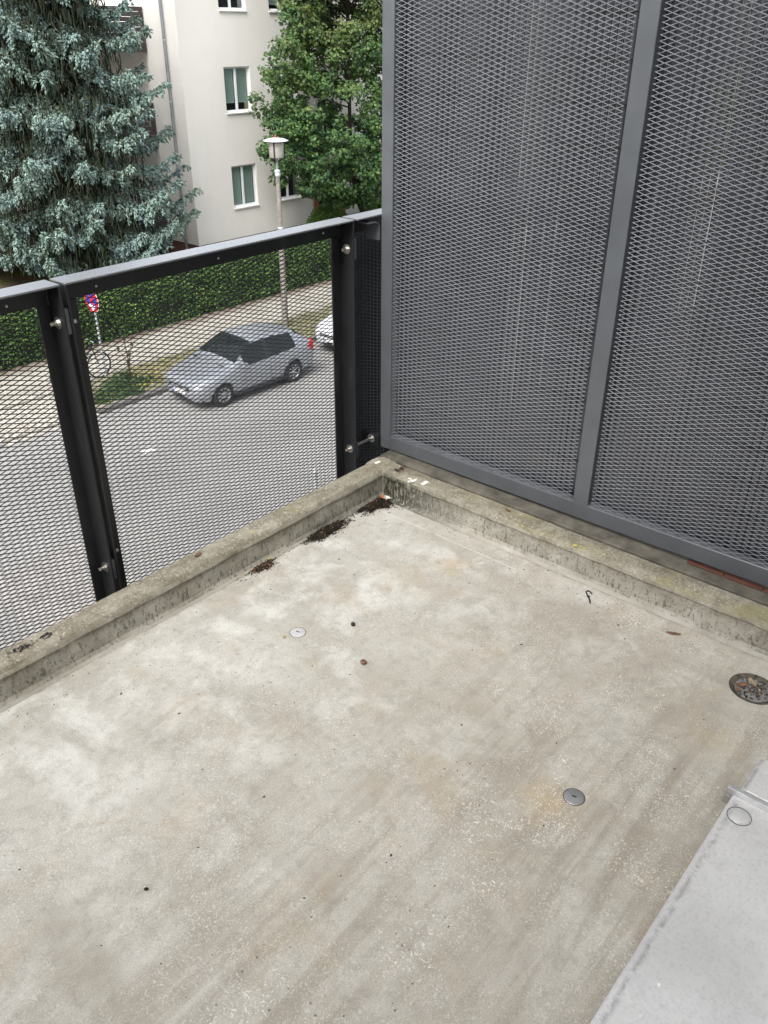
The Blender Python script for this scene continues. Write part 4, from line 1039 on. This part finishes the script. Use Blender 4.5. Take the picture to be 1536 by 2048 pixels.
def panel(x0, x1, label, left_leg, right_leg, wl, wr):
    root = empty('railing_panel', ((x0+x1)/2, YP, 0), label, 'railing', 'balcony railing panels')
    zb = -.16
    parts = []
    # horizontal cap with a small gap above the vertical flange
    parts.append(MB().box((x0, YF, ZC-.0055), (x1, YP+.004, ZC)).build('top_cap', MT['cap'], None, .0012))
    parts.append(MB().box((x0+.004, YP-.002, .898), (x1-.004, YP+.0038, ZC-.006)).build('top_rail', MT['anth'], None, .001))
    if wl: parts.append(MB().box((x0, YP-.0026, zb), (x0+wl, YP+.0034, .8975)).build('stile', MT['anth'], None, .001))
    if wr: parts.append(MB().box((x1-wr, YP-.0026, zb), (x1, YP+.0034, .8975)).build('stile', MT['anth'], None, .001))
    if left_leg: parts.append(MB().box((x0, YF, zb), (x0+.0055, YP-.003, ZC-.006)).build('side_leg', MT['anth'], None, .001))
    if right_leg: parts.append(MB().box((x1-.0055, YF, zb), (x1, YP-.003, ZC-.006)).build('side_leg', MT['anth'], None, .001))
    parts.append(MB().box((x0, YP-.0026, zb-.045), (x1, YP+.0034, zb-.001)).build('bottom_rail', MT['anth'], None, .001))
    V, F = expanded(x0+wl-.018, x1-wr+.018, zb-.02, .915, .0425, .01295, lambda u, v: (u, YP+.0085, v))
    parts.append(np_mesh('mesh_infill', V, F, MT['mesha']))
    adopt(root, *parts); return root
pB = panel(-1.015, .030, 'long middle railing panel with dark mesh between the two posts', True, True, .058, .044)
pA = panel(-2.62, -1.028, 'left railing panel with dark mesh, cut off by the picture edge', False, True, .05, .037)
pC = panel(.045, .62, 'short right railing panel backed by dark slats next to the grey partition', False, False, .0, .04)
def screws(root, pts, name='screw', r=.0042, yy=YP-.002):
    for (x, z) in pts:
        o = MB().lathe([(r, 0), (r*.9, -r*.5), (r*.5, -r*.8), (0, -r*.9)], (x, yy, z), 12, 'y').build(name, MT['steel']); adopt(root, o)
screws(pB, [(-.895, .917), (-.49, .917), (-.052, .921)]); screws(pA, [(-1.14, .917), (-1.9, .917)])
screws(pB, [(-.972, .842), (-.972, .142)], 'rivet', .0068)
for (root, x, pts) in ((pA, -1.0336, (.858, .128)), (pB, .0244, (.862, .128))):
    for z in pts:
        w_, n_ = MB(), MB(); bolt(w_, n_, (x, .181, z), (-1, 0, 0)); a_ = w_.build('washer', MT['steel']); b_ = n_.build('bolt', MT['steel']); adopt(root, a_, b_)
for z0, z1 in ((.83, .895), (.09, .155)):
    adopt(pA, MB().box((-1.0278, YF+.006, z0), (-1.0152, YP-.01, z1)).build('spacer', MT['grey'], None, .001))
    adopt(pB, MB().box((.0302, YF+.006, z0), (.0448, YP-.01, z1)).build('spacer', MT['grey'], None, .001))
# rounded hook of the partition hung over the right hand rail
# ================================================================== PARTITION
XP = .155
part = empty('privacy_partition', (XP, -.6, .1), 'tall grey metal partition frame filled with fine diamond mesh', 'partition')
D0, D1 = XP, XP+.038
zt = 2.25
ys = [(.142, .094), (-.686, -.739), (-1.52, -1.575)]
pp = []
for k, (a, b) in enumerate(ys):
    pp.append(MB().box((D0, b, .158 if k else .104), (D1, a, zt)).build('stile' if k != 1 else 'mullion', MT['grey'], None, .0015))
def slanted(y0, y1, zl0, zl1, h):
    return MB().prism([(y0, zl0), (y1, zl1), (y1, zl1+h), (y0, zl0+h)], D0+.0006, D1-.0006, 'x')
pp.append(slanted(.094, -1.575, .104, .122, .054).build('bottom_rail', MT['grey'], None, .0015))
pp.append(MB().box((D0+.0006, -1.575, zt-.05), (D1-.0006, .094, zt)).build('top_rail', MT['grey'], None, .0015))
for (a, b) in ((-.673, .107), (-1.535, -.726)):
    V, F = expanded(a, b, .14, zt-.03, .0415, .01335, lambda u, v: (XP+.0085, u, v), w=.0018, t=.0008, tilt=math.radians(-50), nrm=(1, 0, 0))
    pp.append(np_mesh('mesh_infill', V, F, MT['meshg']))
pp.append(MB().box((D1+.001, .098, .06), (D1+.03, .150, zt)).build('dark_bar', MT['anth'], None, .001))  # dark flat bar behind the left stile
# bracket plate and fixing bolt at the lower left corner
pp.append(MB().box((XP-.012, .1425, .108), (XP+.006, .225, .150)).build('bracket', MT['anth'], None, .001))
w_, n_ = MB(), MB(); w_.tube([(XP-.012, .178, .131), (XP-.0148, .178, .131)], .0165, 20); n_.tube([(XP-.0148, .178, .131), (XP-.022, .178, .131)], .0095, 6, True, False); n_.tube([(XP-.022, .178, .131), (.052, .178, .131)], .0052, 10)
pp.append(w_.build('washer', MT['steel'])); pp.append(n_.build('bolt', MT['steel']))
arc = [(.095, .935)]+[(.150-.022+.022*math.sin(q), .935-.022+.022*math.cos(q)) for q in np.linspace(0, PI/2, 7)]+[(.150, .875)]
mb = MB(); prev = None
for i in range(len(arc)-1):
    (xa, za), (xb, zb_) = arc[i], arc[i+1]; dx, dz = xb-xa, zb_-za; l_ = math.hypot(dx, dz); nx_, nz_ = -dz/l_*.004, dx/l_*.004
    mb.add([(xa, .146, za), (xb, .146, zb_), (xb+nx_, .146, zb_+nz_), (xa+nx_, .146, za+nz_), (xa, .206, za), (xb, .206, zb_), (xb+nx_, .206, zb_+nz_), (xa+nx_, .206, za+nz_)], [(0, 1, 2, 3), (7, 6, 5, 4), (0, 4, 5, 1), (2, 6, 7, 3), (1, 5, 6, 2), (0, 3, 7, 4)])
pp.append(mb.build('hook', MT['grey']))
adopt(part, *pp)
# slatted mats
def slat_mesh(name, m, h):
    mb = MB(); r = .0102; n = 8; vs = []
    for z in np.linspace(0, h, 9):
        for k in range(n+1):
            a = PI*k/n; vs.append((-.0048*math.sin(a), r*math.cos(a), z))
    fs = [(i*(n+1)+k, i*(n+1)+k+1, (i+1)*(n+1)+k+1, (i+1)*(n+1)+k) for i in range(8) for k in range(n)]
    return mb.add(vs, fs, True).build(name, m)
mat_ = empty('slat_mat', (.205, -.6, .13), 'dark plastic slat mat hanging behind the grey partition mesh', 'screen')
s0 = slat_mesh('slat', MT['slat'], 2.08); s0.parent = mat_; s0.location = (0, .70, 0)
yy = .70
for i in range(1, 88):
    yy -= .0193+random.uniform(-.0004, .0007)
    c = s0.copy(); COL.objects.link(c); c.parent = mat_; c.location = (random.uniform(-.0012, .0012)+.004*math.sin(i*.21), yy, random.uniform(-.006, .006)); c.rotation_euler = (0, 0, .10*math.sin(i*.21)+.07*math.sin(i*.083+1)+random.uniform(-.05, .05))
for k in range(20):
    z = .05+k*.1045
    pts = [(-.0058+.004*math.sin(j*PI), .70-j*.0193, z+.002*math.sin(j*1.3)) for j in range(0, 86, 1)]
    o = MB().tube([(p[0]+.0004, p[1], p[2]) for p in pts], .0026, 4, False).build('wire', MT['wire']); o.parent = mat_
mat2 = empty('slat_mat', (.25, .262, -.1), 'blue black slat mat filling the gap between railing post and partition', 'screen')
s1 = slat_mesh('slat', MT['slatb'], 1.02); s1.parent = mat2; s1.rotation_euler = (0, 0, PI/2); s1.location = (-.20, 0, 0)
for i in range(1, 16):
    c = s1.copy(); COL.objects.link(c); c.parent = mat2; c.location = (-.20+i*.0196+(.0012 if i == 8 else 0), random.uniform(-.001, .001), 0)
for k in range(11):
    o = MB().tube([(-.205+j*.0098, -.0058-.0012*(j % 2), .03+k*.094+.0012*math.sin(j)) for j in range(32)], .0010, 4, False).build('wire', MT['wire']); o.parent = mat2

# ================================================================== METAL SILL
sill = empty('metal_door_sill', (-.9, -1.6, 0), 'weathered aluminium door sill sheet at the bottom right of the floor', 'door sill')
ZS = .030
prof = [(-2.3, ZS), (-1.524, ZS-.0005), (-1.517, ZS-.0012), (-1.5135, ZS-.004), (-1.5125, ZS-.009), (-1.513, .004), (-1.516, .0035), (-1.5165, ZS-.010), (-1.52, ZS-.005), (-2.3, ZS-.003)]
adopt(sill, MB().prism(prof, -3.2, -.567, 'x').build('sheet', MT['zinc']))
adopt(sill, MB().box((-3.2, -2.3, .0015), (-.575, -1.522, ZS-.006)).build('bedding', MT['plaster']))
adopt(sill, MB().box((-.5665, -1.80, .002), (-.5545, -1.4985, ZS+.0135)).build('upstand', MT['alu'], None, .0018, 2))
adopt(sill, MB().box((-.573, -1.5125, .001), (-.556, -1.497, .024)).build('mortar', MT['plaster'], None, .002))
adopt(sill, MB().prism([(-1.519, .004), (-1.522, .034), (-1.5345, .046), (-2.3, .049), (-2.3, .001)], -.5535, -.432, 'x').build('end_sheet', MT['zinc'], None, .0012))
ro = []
RC = (-.6175, -1.5465, ZS)
mb = MB()
adopt(sill, MB().lathe([(.0, .0012), (.020, .0012), (.0212, .0006), (.0212, -.001)], RC, 32).build('plug_disc', MT['zinc']))
adopt(sill, MB().lathe([(.0242, -.0005), (.0246, .0007), (.0252, .0007), (.0256, -.0005)], RC, 40).build('plug_ring', MT['trim']))

# ================================================================== FLOOR DRAIN
drain = empty('floor_drain', (DC[0], DC[1], 0), 'round perforated floor drain with dead leaves at the right edge', 'drain')
adopt(drain, MB().lathe([(.0, -.0105), (.046, -.0095), (.054, -.0065), (DR+.001, -.0012)], (*DC, 0), 40).build('dirt_ring', MT['wetdirt']))
g = MB().lathe([(.0, -.008), (.046, -.008), (.046, -.0052), (.0, -.0048)], (*DC, 0), 40, 'z', False).build('grate', MT['drainm'])
cut = MB()
for (r, k, off) in ((.010, 3, .3), (.0225, 8, .1), (.035, 12, .25)):
    for i in range(k):
        a = off+2*PI*i/k; cut.tube([(DC[0]+r*math.cos(a), DC[1]+r*math.sin(a), -.02), (DC[0]+r*math.cos(a), DC[1]+r*math.sin(a), .0)], .0034, 10)
booled(g, cut.build('cut', MT['blk'])); adopt(drain, g)
def flat_leaf(name, c, l, w, rz, m, label, cat='leaf', tilt=0.15, curl=.25, grp=None, z=0):
    n = 8; vs = []; fs = []
    for i in range(n+1):
        t = i/n; ww = w*math.sin(PI*(t*.9+.06))**.7*(1+.18*math.sin(i*2.7))
        for k, sgn in enumerate((-1, 0, 1)):
            vs.append(((t-.5)*l, sgn*ww*.5, .0022+curl*l*(abs(t-.5)**2)*1.3+(abs(sgn))*w*curl*.5+.001*math.sin(i*3.1)))
    for i in range(n):
        for k in range(2): a = i*3+k; fs.append((a, a+1, a+4, a+3))
    o = MB().add(vs, fs, True).build(name, m); o.location = (c[0], c[1], z); o.rotation_euler = (tilt*.3, tilt*.2, rz)
    return tag(o, label, cat, grp)
for (dx, dy, l, w, rz, m, lab, zz) in ((.022, .012, .034, .016, .8, 'leaftan', 'tan dead leaf lying across the drain grate, nearer the picture edge', -.011), (-.008, .030, .030, .017, 2.2, 'leafbrown', 'brown dead leaf at the far rim of the drain', -.010), (-.004, -.016, .026, .008, .3, 'leaftan', 'thin tan leaf sliver lying on the middle of the drain', -.011), (-.034, .028, .018, .014, 1.2, 'leafbrown', 'small brown leaf scrap at the left rim of the drain', -.007)):
    flat_leaf('dead_leaf', (DC[0]+dx, DC[1]+dy), l, w, rz, MT[m], lab, 'leaf', z=zz+.0065, grp='dead leaves on the balcony')

# ================================================================== SMALL THINGS ON THE FLOOR
MT['plateb'] = plain('bright_steel_disc', (.56, .555, .54), .5, .25, var=.12, scale=40)
def disc(x, y, r, label, pm='plate'):
    root = empty('steel_disc', (x, y, 0), label, 'floor disc', 'steel floor discs')
    a = MB().lathe([(.0, .0016), (r*.9, .0013), (r, .0006), (r, .0002)], (x, y, 0), 36).build('plate', MT[pm])
    b = MB().lathe([(r, .0004), (r+.0012, .0005), (r+.0016, .0002)], (x, y, 0), 36).build('joint', MT['trim'])
    c = MB().obox((x, y, .0021), (math.cos(1.9), math.sin(1.9), 0), (-math.sin(1.9), math.cos(1.9), 0), (0, 0, 1), .0052, .0009, .0012).build('slot_key', MT['trim'])
    adopt(root, a, b, c); return root
disc(-.770, -.344, .0225, 'bright steel disc set in the floor left of the black pellet', 'plateb')
disc(-.779, -1.2395, .0235, 'dull grey steel disc set in the floor near the ochre stain')
def blob(name, c, r, sq, m, label, cat, seedv, parent=None, z=None):
    bm = bmesh.new(); bmesh.ops.create_icosphere(bm, subdivisions=2, radius=1)
    for v in bm.verts:
        k = 1+.22*mnoise.noise(v.co*1.7+Vector((seedv, 0, 0))); v.co = Vector((v.co.x*r*k, v.co.y*r*sq*k, v.co.z*r*.8*k))
    me = bpy.data.meshes.new(name); bm.to_mesh(me); bm.free(); me.materials.append(m)
    for p in me.polygons: p.use_smooth = True
    o = bpy.data.objects.new(name, me); COL.objects.link(o); o.location = (c[0], c[1], (r*.7 if z is None else z)); o.rotation_euler = (0, 0, seedv)
    return tag(o, label, cat) if label else o
blob('dropping_pellet', (-.643, -.441), .0075, .85, MT['blk'], 'black round pellet on the concrete floor right of the bright disc', 'pellet', 1.3)
blob('dark_crumb', (-1.549, -.707), .005, .6, MT['crumb'], 'single dark crumb on the bare floor at lower left', 'crumb', 2.3)
# snail shell: spiral tube
mb = MB(); pts = []; rs = []
for i in range(46):
    t = i/45; a = t*PI*5.2; R_ = .0062*(1-t)**1.05+.0003
    pts.append((R_*math.cos(a), R_*math.sin(a), .0042+.0048*t)); rs.append(.0040*(1-t)**.9+.0005)
o = mb.tube(pts, rs, 10).build('snail_shell', MT['shell']); o.location = (-.748, -.576, 0); o.rotation_euler = (.15, .1, .5)
tag(o, 'brown spiral snail shell lying in the middle of the floor', 'snail shell')
# black hook (broken cable tie)
def fl(pxs): return pxs
o = MB().tube([(.016, -.012, .0022), (.006, -.018, .0025), (-.006, -.016, .003), (-.010, -.004, .003), (-.008, .010, .003), (.0, .020, .003)], [.0018]*6, 6)
hk = [(-.0505, -.906), (-.058, -.899), (-.066, -.893), (-.066, -.886), (-.058, -.882), (-.050, -.884), (-.0435, -.893)]
zt_ = empty('cable_tie', (-.058, -.893, 0), 'black hooked cable tie scrap on the floor near the right kerb', 'cable tie')
tail = [(-.094, -.908, .002), (-.081, -.899, .0022), (-.071, -.890, .0022)]
hook_ = [(-.071, -.890, .0024), (-.062, -.879, .0026), (-.052, -.871, .0026), (-.044, -.8715, .0026), (-.042, -.878, .0026), (-.050, -.890, .0026)]
adopt(zt_, MB().tube(tail, .0024, 6).build('tail', MT['blk']), MB().tube(hook_, .0021, 6).build('loop', MT['blk']), MB().box((-.0735, -.893, .001), (-.0665, -.885, .006)).build('head', MT['blk'], None, .001))
flat_leaf('leaf_scrap', (-.812, -.331), .014, .009, .4, MT['leaftan'], 'small tan leaf scrap beside the bright steel disc', 'leaf', grp='dead leaves on the balcony')
flat_leaf('bark_piece', (-.070, -1.161), .040, .012, 2.0, MT['leafbrown'], 'reddish brown strip of bark on the floor by the right kerb', 'bark', curl=.12)
flat_leaf('dead_leaf', (-.02, -.022), .030, .020, 1.0, MT['leaforange'], 'orange dead leaf in the mossy inner corner', 'leaf', curl=.4, grp='dead leaves on the balcony', z=.006)
flat_leaf('dead_leaf', (-.799, .055), .030, .012, .3, MT['leafbrown'], 'brown curled leaf on top of the railing side kerb', 'leaf', curl=.4, grp='dead leaves on the balcony', z=.1045)
flat_leaf('dead_leaf', (.055, -.505), .024, .010, 1.4, MT['leafbrown'], 'thin brown leaf caught in the groove below the partition', 'leaf', grp='dead leaves on the balcony', z=.1045)
flat_leaf('yellow_leaf', (-.575, -.012), .011, .008, .6, MT['yellow'], 'tiny yellow leaf on the small dirt heap by the railing side kerb', 'leaf', curl=.3, grp='dead leaves on the balcony', z=.010)
def heap(name, cx_, cy_, rx, ry, n, hmax, m, label, base=True, z0=0.0, seedv=0):
    """many small crumbs, flakes and fibres thinning out towards a ragged rim"""
    r_ = np.random.default_rng(seedv); mb = MB()
    def rim(a): return 1+.42*mnoise.noise((math.cos(a)*1.5+seedv, math.sin(a)*1.5, .2))+.22*mnoise.noise((math.cos(a)*4+seedv, math.sin(a)*4, 2.2))
    if base:
        N_ = 40; vs = [(cx_, cy_, z0+hmax*.4)]; fs = []
        for ringk, (f, h) in enumerate(((.35, .34), (.62, .14), (.80, 0))):
            for k in range(N_):
                a = 2*PI*k/N_; w = rim(a)*(1+.12*math.sin(k*2.3+ringk)); x, y = cx_+rx*f*w*math.cos(a), cy_+ry*f*w*math.sin(a); vs.append((x, y, z0+hmax*h+.0008-.0004*ringk))
        fs += [(0, 1+k, 1+(k+1) % N_) for k in range(N_)]
        for q in range(2): fs += [(1+q*N_+k, 1+(q+1)*N_+k, 1+(q+1)*N_+(k+1) % N_, 1+q*N_+(k+1) % N_) for k in range(N_)]
        mb.add(vs, fs, True)
    for i in range(n):
        a = r_.uniform(0, 2*PI); k = r_.uniform(0, 1)**.6*1.1+(abs(r_.normal(0, .35)) if r_.uniform() < .22 else 0); w = rim(a)
        x, y = cx_+rx*k*w*math.cos(a), cy_+ry*k*w*math.sin(a); h = hmax*max(0, .42-.45*k)+r_.uniform(0, .0025)
        if z0 == 0: x, y = min(x, .002), min(y, .002)
        s = r_.uniform(.0008, .0032)*(1.15 if k < .8 else .7); e = r_.uniform(1, 3.4); b = r_.uniform(0, PI); t = r_.uniform(-.4, .4)
        ax = Vector((math.cos(b)*math.cos(t), math.sin(b)*math.cos(t), math.sin(t))); ay = Vector((-math.sin(b), math.cos(b), 0)); az_ = ax.cross(ay)
        c = Vector((x, y, z0+h+s*.4)); P = [c-ax*s*e, c+ay*s, c+ax*s*e*.8, c-ay*s*.8, c+az_*s*.8]
        g = r_.integers(0, 12); mb.cur = 0 if g < 8 else 1 if g < 11 else 2
        mb.add(P, [(0, 1, 4), (1, 2, 4), (2, 3, 4), (3, 0, 4), (3, 2, 1, 0)])
    o = mb.build(name, m); return tag(o, label, 'dirt', 'dirt on the balcony', 'stuff')
HM = [MT['dirt'], MT['crumb'], MT['leafbrown']]
heap('dirt_heap', -.315, -.014, .118, .040, 1700, .016, HM, 'long black heap of leaf mould against the railing side kerb', seedv=3)
heap('dirt_heap', -.605, -.016, .050, .028, 420, .011, [MT['crumb'], MT['leafbrown'], MT['leafbrown']], 'small brown heap of debris left of the long black one', seedv=5)
heap('dirt_heap', -.050, -.026, .115, .045, 1100, .010, HM, 'dark mossy debris in the inner corner of the kerbs', seedv=8)
heap('kerb_debris', .050, -.045, .030, .018, 40, .004, [MT['crumb'], MT['maroon'], MT['maroon']], 'dark red and black crumbs on top of the kerb corner', False, .1045, 9)
heap('kerb_debris', -1.375, .047, .034, .014, 70, .010, [MT['blk'], MT['crumb'], MT['dropping']], 'black and white droppings at the left end of the kerb top', False, .1045, 10)
heap('kerb_debris', -1.305, .047, .017, .011, 34, .010, [MT['blk'], MT['crumb'], MT['crumb']], 'small black dropping on the kerb top near the left edge', False, .1045, 12)
heap('drain_crumbs', DC[0]+.012, DC[1]-.006, .058, .050, 170, .003, [MT['wetdirt'], MT['crumb'], MT['leafbrown']], 'dark crumbs and grit caught on the drain', False, -.0048, 13)
# scattered crumbs
mb = MB(); r_ = np.random.default_rng(21)
pos = []
for i in range(260):
    if i < 120: x, y = -1.6*r_.uniform(0, 1), -abs(r_.normal(0, .12))
    elif i < 170: x, y = -abs(r_.normal(0, .10)), -1.3*r_.uniform(0, 1)
    else: x, y = r_.uniform(-1.9, 0), r_.uniform(-1.45, 0)
    pos.append((x, min(y, -.006)))
pos += [(-.219, -.439), (-.215, -.452), (-.141, -.528), (-.147, -.52), (-.52, -.62), (-.38, -.75)]
for (x, y) in pos:
    s = r_.choice([.0009, .0012, .0016, .0022], p=[.4, .3, .2, .1]); e = r_.uniform(1, 2.6); b = r_.uniform(0, PI)
    ax = Vector((math.cos(b), math.sin(b), 0)); ay = Vector((-math.sin(b), math.cos(b), 0)); c = Vector((x, y, s*.5))
    mb.add([c-ax*s*e, c+ay*s, c+ax*s*e, c-ay*s, c+Vector((0, 0, s*.9)), c+Vector((0, 0, -s*.45))], [(0, 1, 4), (1, 2, 4), (2, 3, 4), (3, 0, 4), (0, 5, 1), (1, 5, 2), (2, 5, 3), (3, 5, 0)])
for i in range(520):
    if i < 300: x, y = -.75*r_.uniform(0, 1)**1.4, -abs(r_.normal(0, .007))-.002
    else: x, y = -abs(r_.normal(0, .006))-.002, -.42*r_.uniform(0, 1)**1.5
    s = r_.uniform(.0008, .0022); b = r_.uniform(0, PI); ax = Vector((math.cos(b), math.sin(b), 0)); ay = Vector((-math.sin(b), math.cos(b), 0)); c = Vector((x, y, s*.5+.001))
    mb.add([c-ax*s*2, c+ay*s, c+ax*s*2, c-ay*s, c+Vector((0, 0, s*.9)), c+Vector((0, 0, -s*.45))], [(0, 1, 4), (1, 2, 4), (2, 3, 4), (3, 0, 4), (0, 5, 1), (1, 5, 2), (2, 5, 3), (3, 5, 0)])
tag(mb.build('scattered_crumbs', MT['crumb']), 'tiny dark crumbs scattered over the concrete floor along the kerbs', 'crumbs', kind='stuff')
# white dropping curl, white scraps, lichen on the kerbs
def splat(name, c, rx, ry, z, m, label, cat, seedv, h=.0016):
    N_ = 20; vs = [(0, 0, h)]; fs = []
    for q, (f, hh) in enumerate(((.6, h*.8), (1, 0))):
        for k in range(N_):
            a = 2*PI*k/N_; w = 1+.55*mnoise.noise((math.cos(a)*2+seedv, math.sin(a)*2, .5)); vs.append((rx*f*w*math.cos(a), ry*f*w*math.sin(a), hh))
    fs = [(0, 1+k, 1+(k+1) % N_) for k in range(N_)]+[(1+k, 1+N_+k, 1+N_+(k+1) % N_, 1+(k+1) % N_) for k in range(N_)]
    o = MB().add(vs, fs, True).build(name, m); o.location = (c[0], c[1], z); return tag(o, label, cat)
splat('dropping', (.043, .057), .014, .007, .1050, MT['dropping'], 'white bird dropping on the outer corner of the kerb top', 'dropping', 1)
o = MB().tube([(.012*math.cos(q), .012*math.sin(q), .002) for q in np.linspace(-2.6, .8, 12)], [.0008]+[.0028]*9+[.002, .0006], 7).build('dropping_curl', MT['dropping']); o.location = (.004, -.118, .1045); tag(o, 'white curled dropping near the inner edge of the right kerb', 'dropping')
splat('dropping', (.018, -.135), .016, .006, .1050, MT['dropping'], 'white smear beside the curled dropping on the right kerb', 'dropping', 4)
splat('dropping', (.030, -.175), .022, .010, .1048, MT['dropping'], 'faint white blotch further along the top of the right kerb', 'dropping', 6, .0008)
splat('lichen_spot', (.012, -.785), .007, .006, .1046, MT['yellow'], 'larger yellow lichen spot on the inner edge of the right kerb', 'lichen', 2)
splat('lichen_spot', (.014, -.815), .004, .004, .1046, MT['yellow'], 'smaller yellow lichen spot just beside the larger one', 'lichen', 3)
splat('lichen_spot', (-.60, .035), .005, .004, .1058, MT['yellow'], 'yellow lichen spot on the railing side kerb top', 'lichen', 5)
splat('paint_fleck', (-1.08, -1.575), .004, .003, ZS+.0003, MT['dropping'], 'white paint fleck on the aluminium door sill', 'fleck', 7, .0006)
splat('leaf_litter', (-.005, -.030), .018, .012, .008, MT['dropping'], 'pale crumpled scrap in the mossy inner corner', 'scrap', 8, .004)
o = MB().tube([(-.150, -.528, .0022), (-.128, -.540, .0022)], .0022, 8).build('white_stub', MT['dropping']); tag(o, 'thin white stub on the floor in front of the right kerb', 'stub')
